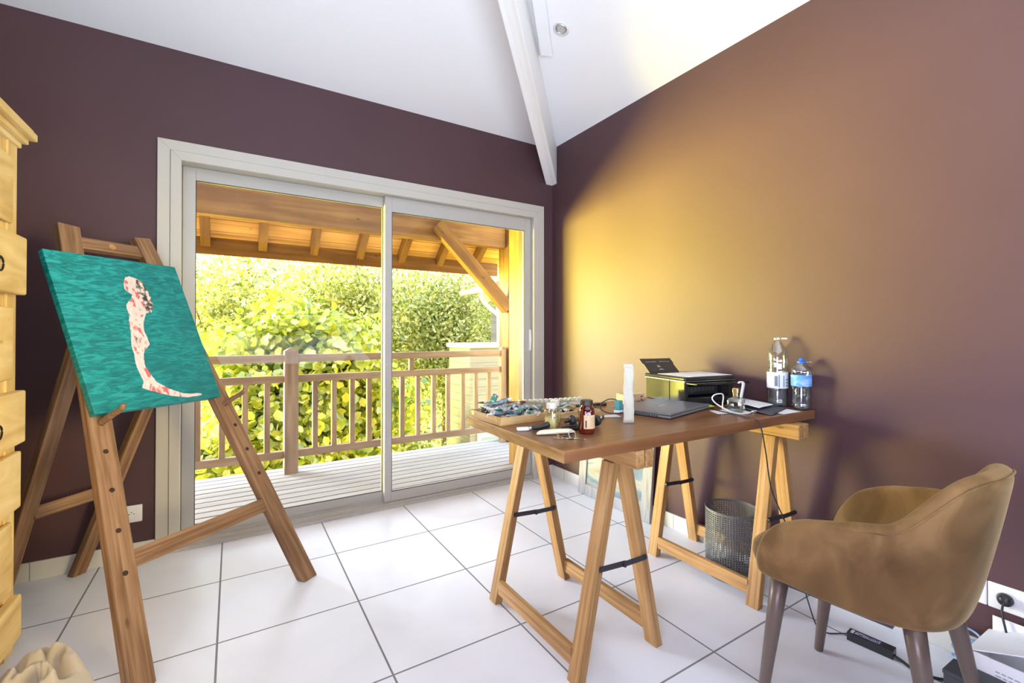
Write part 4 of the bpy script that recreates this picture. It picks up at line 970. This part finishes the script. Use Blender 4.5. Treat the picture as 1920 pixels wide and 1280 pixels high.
# tangled dark wire pad / glasses case & headphones
hp = root('headphones', 'folded black headphones lying behind the amber bottle', 'headphones', (1.06, 1.235, T0))
for (x, y, rz) in ((1.088, 1.205, .3), (1.015, 1.245, -.4)):
    Mh = at(x, y, T0 + .021, rz) @ Matrix.Rotation(R(78), 4, 'Y')
    obj('ear_cup', lathe([(.0001, -.010), (.014, -.010), (.019, -.006), (.020, 0), (.019, .006), (.014, .010), (.0001, .010)], 24, M=Mh), M_black, hp, smooth=True)
obj('headband', tube([(1.086, 1.206, T0 + .030), (1.07, 1.255, T0 + .018), (1.03, 1.275, T0 + .014), (.995, 1.262, T0 + .016), (1.013, 1.246, T0 + .028)], .0045, 8, 6), M_black, hp, smooth=True)
ck = root('earphone_cable', 'tangled thin black cable in front of the jars', 'cable', (.99, 1.20, T0))
rnd = random.Random(4); pp = []
for i in range(26): pp.append((.985 + .040 * math.cos(i * 1.7) * rnd.uniform(.5, 1), 1.205 + .026 * math.sin(i * 2.1) * rnd.uniform(.5, 1), T0 + .0032 + .010 * rnd.random()))
obj('cable', tube(pp, .0028, 6, 5), M_black, ck, smooth=True)

# standing paper sachet
st_ = root('paper_sachet', 'tall slim crumpled white sachet standing upright left of the laptop', 'sachet', (1.238, 1.195, T0))
rings = []; rnd = random.Random(9)
for i in range(15):
    q = i / 14; w_ = .0195 * (1 - .12 * q) + rnd.uniform(-.001, .001); t_ = .0085 * (1 - q ** 3) + .0012; ox = .0012 * math.sin(q * 9); oy = .0015 * math.sin(q * 13)
    rings.append([at(1.238, 1.195, T0, R(-36)) @ V((ox + w_ * math.copysign(abs(math.cos(a_)) ** .6, math.cos(a_)), oy + t_ * math.copysign(abs(math.sin(a_)) ** .8, math.sin(a_)) + .0012 * math.sin(a_ * 3 + i), q * .205)) for a_ in [2 * PI * j / 20 for j in range(20)]])
obj('sachet_body', ring_loft(rings, True, True), mat('sachet_paper', (.62, .60, .48), .45, spec=.4), st_, smooth=True)
boxobj('crimped_seal', (-.0165, -.0012, .196), (.0165, .0012, .214), mat('sachet_paper'), st_, M=at(1.2385, 1.197, T0, R(-36)))

# laptop
lp = root('laptop', 'closed grey laptop lying on the middle of the desk', 'laptop', (1.56, 1.312, T0)); Ml = at(1.56, 1.312, T0, R(13))
M_lap = mat('laptop_grey', (.16, .17, .19), .38, .35, spec=.5)
boxobj('base', (-.182, -.124, .002), (.182, .124, .013), mat('laptop_base', (.22, .22, .23), .4, .4), lp, bevel=.004, M=Ml)
boxobj('lid', (-.184, -.126, .0138), (.184, .126, .0210), M_lap, lp, bevel=.003, M=Ml)
bm = bmesh.new()
for i in range(11): box(bm, (-.1826, -.045 - .0075 + i * .0105 - .02, .005), (-.1818, -.045 - .002 + i * .0105 - .02, .0108))
obj('vent', bm, M_black, lp, Ml)
bm = bmesh.new()
for i in range(4): box(bm, (-.028 + i * .016, -.004, .0211), (-.018 + i * .016, .004 - .003 * (i % 2), .0214))
obj('lid_emblem', bm, M_steel, lp, Ml)
# small carton behind the laptop
cb_ = root('small_carton', 'small brown cardboard carton between the sachet and the printer', 'box', (1.60, 1.535, T0)); Mcb = at(1.605, 1.530, T0, R(-12))
boxobj('carton_body', (-.065, -.03, 0), (.052, .03, .044), mat('kraft_board', rough=.8, build=noisecol([(.3, (.46, .30, .16)), (.7, (.58, .40, .24))], (6, 6, 40), 1, 3)), cb_, bevel=.001, M=Mcb)
boxobj('tape', (-.066, -.012, .0442), (.053, .012, .0446), mat('clear_tape', (.70, .62, .45), .3), cb_, M=Mcb)
bm = bmesh.new()
for q in ((.028, .028, .040, .036), (.030, .012, .038, .022), (.014, .008, .020, .014), (.024, .004, .042, .008)): box(bm, (q[0], -.0304, q[1]), (q[2], -.0300, q[3]))
obj('printed_marks', bm, mat('kraft_ink', (.16, .08, .04), .8), cb_, Mcb)
ad = root('cable_adapter', 'small teal and white adapter with a looped black cable, behind the sachet', 'adapter', (1.35, 1.40, T0))
boxobj('teal_block', (-.014, -.012, .012), (.012, .012, .052), mat('teal_plastic', (.08, .30, .32), .4), ad, bevel=.002, M=at(1.352, 1.36, T0, .2))
boxobj('white_plug', (-.016, -.014, 0), (.014, .014, .0125), M_white, ad, bevel=.002, M=at(1.352, 1.36, T0, .2))
obj('cable', tube([(1.352, 1.362, T0 + .05), (1.322, 1.375, T0 + .058), (1.285, 1.385, T0 + .045), (1.272, 1.38, T0 + .022), (1.292, 1.36, T0 + .006), (1.33, 1.34, T0 + .004), (1.35, 1.335, T0 + .006)], .0022, 8, 8), M_black, ad, smooth=True)

# printer
pr = root('printer', 'glossy black multifunction printer with raised rear paper support, standing by the wall', 'printer', (1.92, 1.47, T0)); Mp = at(1.758, 1.352, T0, R(-10))
Wd, Dp, Hp_ = .292, .275, .126
body = mat('printer_smoky_black', rough=.14, spec=.4, build=noisecol([(.4, (.018, .018, .016)), (.7, (.035, .034, .028))], (3, 3, 3), 1))
bm = bmesh.new()
box(bm, (0, .10, 0), (Wd, Dp, Hp_ - .018)); box(bm, (0, 0, 0), (.022, .10, Hp_ - .018)); box(bm, (Wd - .022, 0, 0), (Wd, .10, Hp_ - .018)); box(bm, (.022, 0, 0), (Wd - .022, .10, .030)); box(bm, (.022, .012, .085), (Wd - .022, .10, Hp_ - .018))
obj('body', bm, body, pr, Mp, bevel=.004)
boxobj('scanner_lid', (-.006, -.008, Hp_ - .0175), (Wd + .004, Dp + .004, Hp_), body, pr, bevel=.006, M=Mp)
boxobj('lid_trim', (-.007, -.009, Hp_ - .021), (Wd + .005, Dp, Hp_ - .0178), M_steel, pr, bevel=.001, M=Mp)
boxobj('control_panel', (.004, -.072, Hp_ - .030), (Wd + .030, -.004, Hp_ - .024), M_gloss, pr, bevel=.002, M=Mp @ Matrix.Translation((0, 0, 0)))
boxobj('cartridge_bay', (.03, .06, .033), (Wd - .03, .095, .075), M_black, pr, bevel=.003, M=Mp)
boxobj('output_tray', (.03, -.055, .006), (Wd - .03, .01, .012), M_gloss, pr, bevel=.001, M=Mp)
bm = bmesh.new()
for i in range(9): box(bm, (.045 + i * .022, .0585, .05), (.060 + i * .022, .0600, .07))
obj('cartridge_clips', bm, mat('dark_grey_plastic', (.06, .06, .055), .4), pr, Mp)
# rear support, hinged at the back edge and leaning away
Ms = Mp @ Matrix.Translation((.0, Dp - .03, Hp_)) @ Matrix.Rotation(R(-50), 4, 'X') @ Matrix.Scale(1.22, 4, (1, 0, 0))
bm = prism([(0, 0), (.155, 0), (.155, .062), (.160, .068), (.160, .105), (-.004, .105), (-.004, .074), (0, .068)], -.0015, .0015)
bmesh.ops.triangulate(bm, faces=[f for f in bm.faces if len(f.verts) > 4])
bm.transform(Matrix.Rotation(R(90), 4, 'X')); sup = obj('paper_support', bm, mat('matt_black_plastic', (.045, .042, .034), .45), pr, Ms)
bm = bmesh.new()
for q in ((.062, .040, .076, .052), (.060, .020, .084, .024), (.066, .024, .078, .028)): box(bm, (q[0], -.0022, q[1]), (q[2], -.0016, q[3]))
for i in range(5): box(bm, (.018 + i * .011, -.0022, .078), (.026 + i * .011, -.0016, .082)); box(bm, (.090 + i * .011, -.0022, .078), (.098 + i * .011, -.0016, .082))
obj('support_symbols', bm, mat('grey_print', (.35, .34, .30), .6), sup, Ms)
t_ = boxobj('paper_sheet', (-.0, 0, 0), (.285, .20, .0012), M_paper, None, M=Mp @ Matrix.Translation((.02, -.004, Hp_ + .0012)) @ Matrix.Rotation(.06, 4, 'Z')); tag(t_, 'white sheet of paper lying on top of the printer lid', 'paper')
# perfume bottle, hook, white cable
r, M = jar('perfume_bottle', 'square clear glass perfume bottle with a gold collar beside the printer', 'bottle', 1.795, 1.128,
    [(.0001, .003), (.029, .001), (.032, .006), (.032, .046), (.028, .056), (.012, .061), (.0095, .064)], [(.0100, .064), (.0100, .080), (.0125, .0805), (.0125, .096), (.011, .098)], M_clear, M_gold,
    [(.027, .004), (.027, .018), (.0001, .018)], glassmat('clear_green_liquid', (.80, .92, .88), .05), sq=5, rz=.35, capsq=6)
uc = root('charging_cable', 'white charging cable looping around the perfume bottle', 'cable', (1.73, 1.14, T0))
obj('cable', tube([(1.83, 1.080, T0 + .004), (1.78, 1.068, T0 + .003), (1.735, 1.095, T0 + .004), (1.705, 1.145, T0 + .030), (1.690, 1.165, T0 + .055), (1.705, 1.165, T0 + .072), (1.745, 1.160, T0 + .074), (1.765, 1.165, T0 + .060), (1.775, 1.175, T0 + .03), (1.78, 1.18, T0 + .004)], .0026, 8, 8), M_white, uc, smooth=True)
boxobj('plug_end', (-.018, -.004, -.003), (.012, .004, .003), M_white, uc, bevel=.001, M=at(1.845, 1.078, T0 + .0045, .1))
hk = root('white_hook', 'curved translucent white strap standing behind the perfume bottle', 'strap', (1.87, 1.15, T0))
rings = []
for i, p in enumerate(catmull([(1.870, 1.150, T0 + .010), (1.872, 1.150, T0 + .055), (1.880, 1.148, T0 + .090), (1.880, 1.146, T0 + .112), (1.868, 1.150, T0 + .120), (1.858, 1.152, T0 + .112)], 5)):
    rings.append([p + V(q) for q in ((-.005, .003, 0), (.005, -.003, 0), (.005, -.001, 0.001), (-.005, .005, 0.001))])
obj('strap_body', ring_loft(rings, True, True), mat('translucent_white', (.75, .75, .78), .4), hk, smooth=True)
# snack bag, folder, envelope, papers
def sheet(nm, label, cat, P, m, z, curl=0, n=14):
    bm = bmesh.new(); a, b, c_, d_ = [V((x, y, 0)) for x, y in P]; rows = []
    for i in range(n + 1):
        u_ = i / n; row = []
        for j in range(n + 1):
            v_ = j / n; p = (a * (1 - u_) + b * u_) * (1 - v_) + (d_ * (1 - u_) + c_ * u_) * v_
            p.z = z + curl * (abs(2 * u_ - 1) ** 3) * v_ + abs(curl) * .12 * math.sin(u_ * 7 + v_ * 4); p.z = max(p.z, z); row.append(p)
        rows.append(row)
    o = obj(nm, ring_loft(rows, False, False, bm), m, None, smooth=True, origin=(sum((a, b, c_, d_), V()) / 4) + V((0, 0, z))); s = o.modifiers.new('t', 'SOLIDIFY'); s.thickness = .0008; s.offset = 1
    return tag(o, label, cat)
sheet('paper_sheet', 'white sheet corner sticking out under the black folder at the desk edge', 'paper', [(1.90, .990), (2.03, .985), (2.045, 1.06), (1.92, 1.07)], M_paper, T0 + .0006)
sheet('paper_sheet', 'white sheet lying under the perfume bottle and cable', 'paper', [(1.68, 1.135), (1.86, 1.075), (1.87, 1.17), (1.72, 1.20)], M_paper, T0 + .0004)
sheet('black_folder', 'thin black folder under the envelope at the right of the desk', 'folder', [(1.815, .990), (2.06, 1.055), (2.03, 1.20), (1.86, 1.22)], mat('folder_black', (.07, .065, .085), .5), T0 + .003, .010)
sheet('envelope', 'white paper envelope lying on the black folder between printer and bottles', 'envelope', [(1.875, 1.075), (2.02, 1.095), (2.06, 1.26), (1.93, 1.25)], M_paper, T0 + .016, .006)
bgp = root('snack_packet', 'small yellow-green packet lying between the laptop and the printer', 'packet', (1.79, 1.27, T0))
rings = []
for i in range(9):
    q = i / 8; t_ = .009 * math.sin(PI * q) ** .5 + .0008
    rings.append([at(1.755, 1.262, T0, -.35) @ V(((q - .5) * .10, .026 * math.cos(a_) * (1 + .06 * math.sin(i * 2.1)), max(0, .009 + t_ * math.sin(a_) * (1 + .2 * math.sin(3 * a_ + i)) - .009 + .009))) for a_ in [2 * PI * j / 16 for j in range(16)]])
obj('packet_body', ring_loft(rings, True, True), mat('packet_foil', rough=.3, spec=.6, build=noisecol([(.40, (.35, .50, .05)), (.5, (.75, .72, .20)), (.6, (.70, .50, .22))], (30, 30, 30), 1, 2)), bgp, smooth=True)

# water bottles
def bottle(label, x, y, prof, water, capm, labz, labm, prints, capprof, grp=None, ribs=()):
    r = root('water_bottle', label, 'bottle', (x, y, T0)); M = at(x, y, T0)
    obj('bottle_body', lathe(prof, 40, M=M), M_pet, r, smooth=True)
    obj('water', lathe(water, 32, True, M=M), glassmat('water', (.90, .94, .95), .03, .0), r, smooth=True)
    obj('cap', lathe(capprof, 24, True, M=M), capm, r, bevel=.001)
    rl = max(p[0] for p in prof) + .0008
    lb = obj('label_wrap', lathe([(rl, labz[0]), (rl, labz[1])], 40, M=M), labm, r, smooth=True)
    bm = bmesh.new()
    for (a0, a1, z0, z1) in prints:
        k_ = 6; va = [[bm.verts.new(M @ V(((rl + .0006) * math.cos(R(a0 + (a1 - a0) * i / k_)), (rl + .0006) * math.sin(R(a0 + (a1 - a0) * i / k_)), z))) for i in range(k_ + 1)] for z in (z0, z1)]
        for i in range(k_): bm.faces.new((va[0][i], va[0][i + 1], va[1][i + 1], va[1][i]))
    if prints: obj('label_print', bm, mat('label_ink', (.18, .20, .26), .6), lb)
    else: bm.free()
    # tethered ring / strap on the neck
    return r, M
def ribbed(z0, z1, r, amp, n):
    return [(r - amp * (i % 2), z0 + (z1 - z0) * i / n) for i in range(n + 1)]
rA = .0412
r, M = bottle('tall clear plastic water bottle with white label, uncapped ring on the neck', 2.078, 1.108,
    [(.0001, .006), (.028, .002), (.039, .008), (rA, .018)] + ribbed(.03, .078, rA, .0022, 8) + [(rA, .085), (rA, .158)] + ribbed(.165, .20, rA, .002, 4) + [(rA, .205), (.0402, .228), (.0362, .250), (.028, .270), (.019, .284), (.0145, .290), (.0135, .300), (.0135, .304)],
    [(.028, .005), (.0385, .012), (.0385, .070), (.0001, .070)], glassmat('frosted_cap', (.90, .90, .80), .25, .3), (.085, .155),
    mat('white_label', (.72, .74, .76), .5), [(-168, -150, .095, .14), (-146, -140, .09, .145), (-120, -114, .092, .142), (-104, -84, .095, .10), (-104, -84, .108, .113), (-104, -84, .121, .126), (-60, -40, .10, .135)],
    [(.0150, .300), (.0155, .307), (.012, .312)])
boxobj('tether', (.004, -.004, .3005), (.042, .004, .3085), mat('milky_plastic', (.75, .74, .62), .4), r, bevel=.002, M=M @ Matrix.Rotation(R(-35), 4, 'Z'))
rB = .0362
r, M = bottle('shorter water bottle with blue label and blue sports cap at the desk end', 2.078, 1.008,
    [(.0001, .006), (.024, .002), (.034, .008), (rB, .016)] + ribbed(.022, .100, rB, .0028, 10) + [(rB, .104), (rB, .152), (.038, .158), (.038, .166), (.035, .178), (.025, .190), (.016, .198), (.0135, .203)],
    [(.024, .005), (.033, .012), (.033, .142), (.0001, .142)], mat('blue_cap', (.02, .12, .55), .35), (.103, .150),
    mat('blue_label', rough=.5, build=noisecol([(.45, (.10, .30, .68)), (.6, (.30, .50, .80))], (20, 20, 40), 1, 3)), [],
    [(.0165, .200), (.0170, .208), (.011, .210), (.0085, .217), (.007, .221)])
boxobj('tether', (.006, -.003, .2035), (.044, .003, .2050), mat('milky_plastic'), r, bevel=.001, M=M @ Matrix.Rotation(R(-30), 4, 'Z'))

# laptop lead over the desk edge to the mains adapter
ld = root('laptop_lead', 'thin black laptop lead hanging over the desk edge down to the floor', 'cable', (1.66, .97, T0))
obj('lead', tube([(1.74, 1.205, T0 + .006), (1.74, 1.17, T0 + .003), (1.72, 1.10, T0 + .003), (1.69, 1.02, T0 + .003), (1.675, .975, T0 + .004), (1.675, .955, T0 - .02), (1.69, .945, .66), (1.71, .935, .52), (1.74, .90, .40), (1.765, .88, .28), (1.80, .86, .14), (1.83, .84, .03), (1.86, .82, .004), (1.90, .79, .004), (1.918, .768, .010)], .0023, 8, 6), M_black, ld, smooth=True)
pa = root('power_adapter', 'black mains adapter brick lying on the tiles under the armchair', 'adapter', (1.915, .71, 0)); Mpa = Matrix.Translation((1.912, .703, .0005)) @ Matrix.Rotation(R(-84), 4, 'Z')
boxobj('brick', (-.066, -.020, 0), (.066, .020, .028), M_black, pa, bevel=.002, M=Mpa)
boxobj('rating_label', (-.058, -.014, .0281), (.030, .012, .0284), mat('label_blue_black', (.03, .035, .07), .5), pa, M=Mpa)
bm = bmesh.new(); rnd = random.Random(2)
for i in range(26): x = -.044 + (i % 13) * .0055; yy = -.009 + (i // 13) * .010; box(bm, (x, yy, .0285), (x + .004, yy + rnd.uniform(.002, .007), .0287))
box(bm, (-.057, -.013, .0285), (-.048, .011, .0287))
obj('label_text', bm, mat('pale_ink', (.62, .66, .78), .6), pa, Mpa)
obj('mains_cable', tube([(1.906, .636, .014), (1.902, .61, .010), (1.898, .585, .005), (1.90, .55, .0045), (1.93, .51, .0045), (1.975, .490, .0045), (2.01, .475, .03), (2.03, .462, .10)], (.0052, .0035), 8, 6), M_black, pa, smooth=True)

# open white box near the right wall
bx = root('cardboard_box', 'open white cardboard box with printed label on the floor by the wall sockets', 'box', (2.0, .36, 0))
M_board = mat('white_board', (.78, .78, .80), .6); M_kraft = mat('kraft_inside', (.55, .44, .30), .8)
Mbx = at(1.905, .455, .0, R(-2)); w_, d_, h_ = .185, .30, .145
bm = bmesh.new()
for lo, hi in (((0, -d_, 0), (.003, 0, h_)), ((w_ - .003, -d_, 0), (w_, 0, h_)), ((.003, -.003, 0), (w_ - .003, 0, h_)), ((.003, -d_, 0), (w_ - .003, -d_ + .003, h_)), ((.003, -d_, 0), (w_ - .003, 0, .003))): box(bm, lo, hi)
obj('box_walls', bm, M_board, bx, Mbx)
MF = Mbx @ Matrix.Translation((0, 0, h_))
boxobj('box_flap', (0, -.003, 0), (w_, 0, .13), M_board, bx, M=Mbx @ Matrix.Translation((0, 0, h_)) @ Matrix.Rotation(R(68), 4, 'X'))
boxobj('box_flap', (0, 0, 0), (w_, .003, .10), M_kraft, bx, M=MF @ Matrix.Translation((0, -d_, 0)) @ Matrix.Rotation(R(-40), 4, 'X'))
boxobj('box_flap', (w_ - .003, -d_ + .01, 0), (w_, -.01, .05), M_board, bx, M=Mbx @ Matrix.Translation((0, 0, h_)))
bm = bmesh.new(); rnd = random.Random(5)
for i in range(5):
    x = .0
    yy = -.06
    while yy > -.15: q = rnd.uniform(.004, .012); box(bm, (-.0006, yy - q, .112 - i * .011), (-.0002, yy, .1155 - i * .011)); yy -= q + .003
obj('label_print', bm, mat('grey_ink', (.30, .30, .36), .7), bx, Mbx)
text('certification_mark', 'CE', .018, mat('grey_ink'), bx, Mbx @ Matrix.Translation((-.0008, -.17, .05)) @ Matrix.Rotation(R(-90), 4, 'Z') @ Matrix.Rotation(R(90), 4, 'X'))
bk = root('black_box', 'low matt black box on the floor in front of the white cardboard box', 'box', (1.86, .40, 0))
boxobj('box_body', (-.05, -.14, 0), (.036, .10, .085), mat('matt_black_card', (.045, .047, .055), .6), bk, bevel=.002, M=at(1.862, .385, .0005, R(-2)))
boxobj('box_lid', (-.052, -.142, .0855), (.038, .102, .098), mat('matt_black_card'), bk, bevel=.002, M=at(1.862, .385, .0005, R(-2)))
bc = root('network_cable', 'coiled pale blue network cable lying behind the white box', 'cable', (2.06, .51, 0))
pts = []
for i in range(40): a_ = i * 2 * PI / 12; pts.append((2.082 + .034 * math.cos(a_), .500 + .034 * math.sin(a_), .006 + i * .0028))
obj('cable_coil', tube(pts, .0035, 8, 3), mat('pale_blue_pvc', (.32, .48, .72), .4), bc, smooth=True)
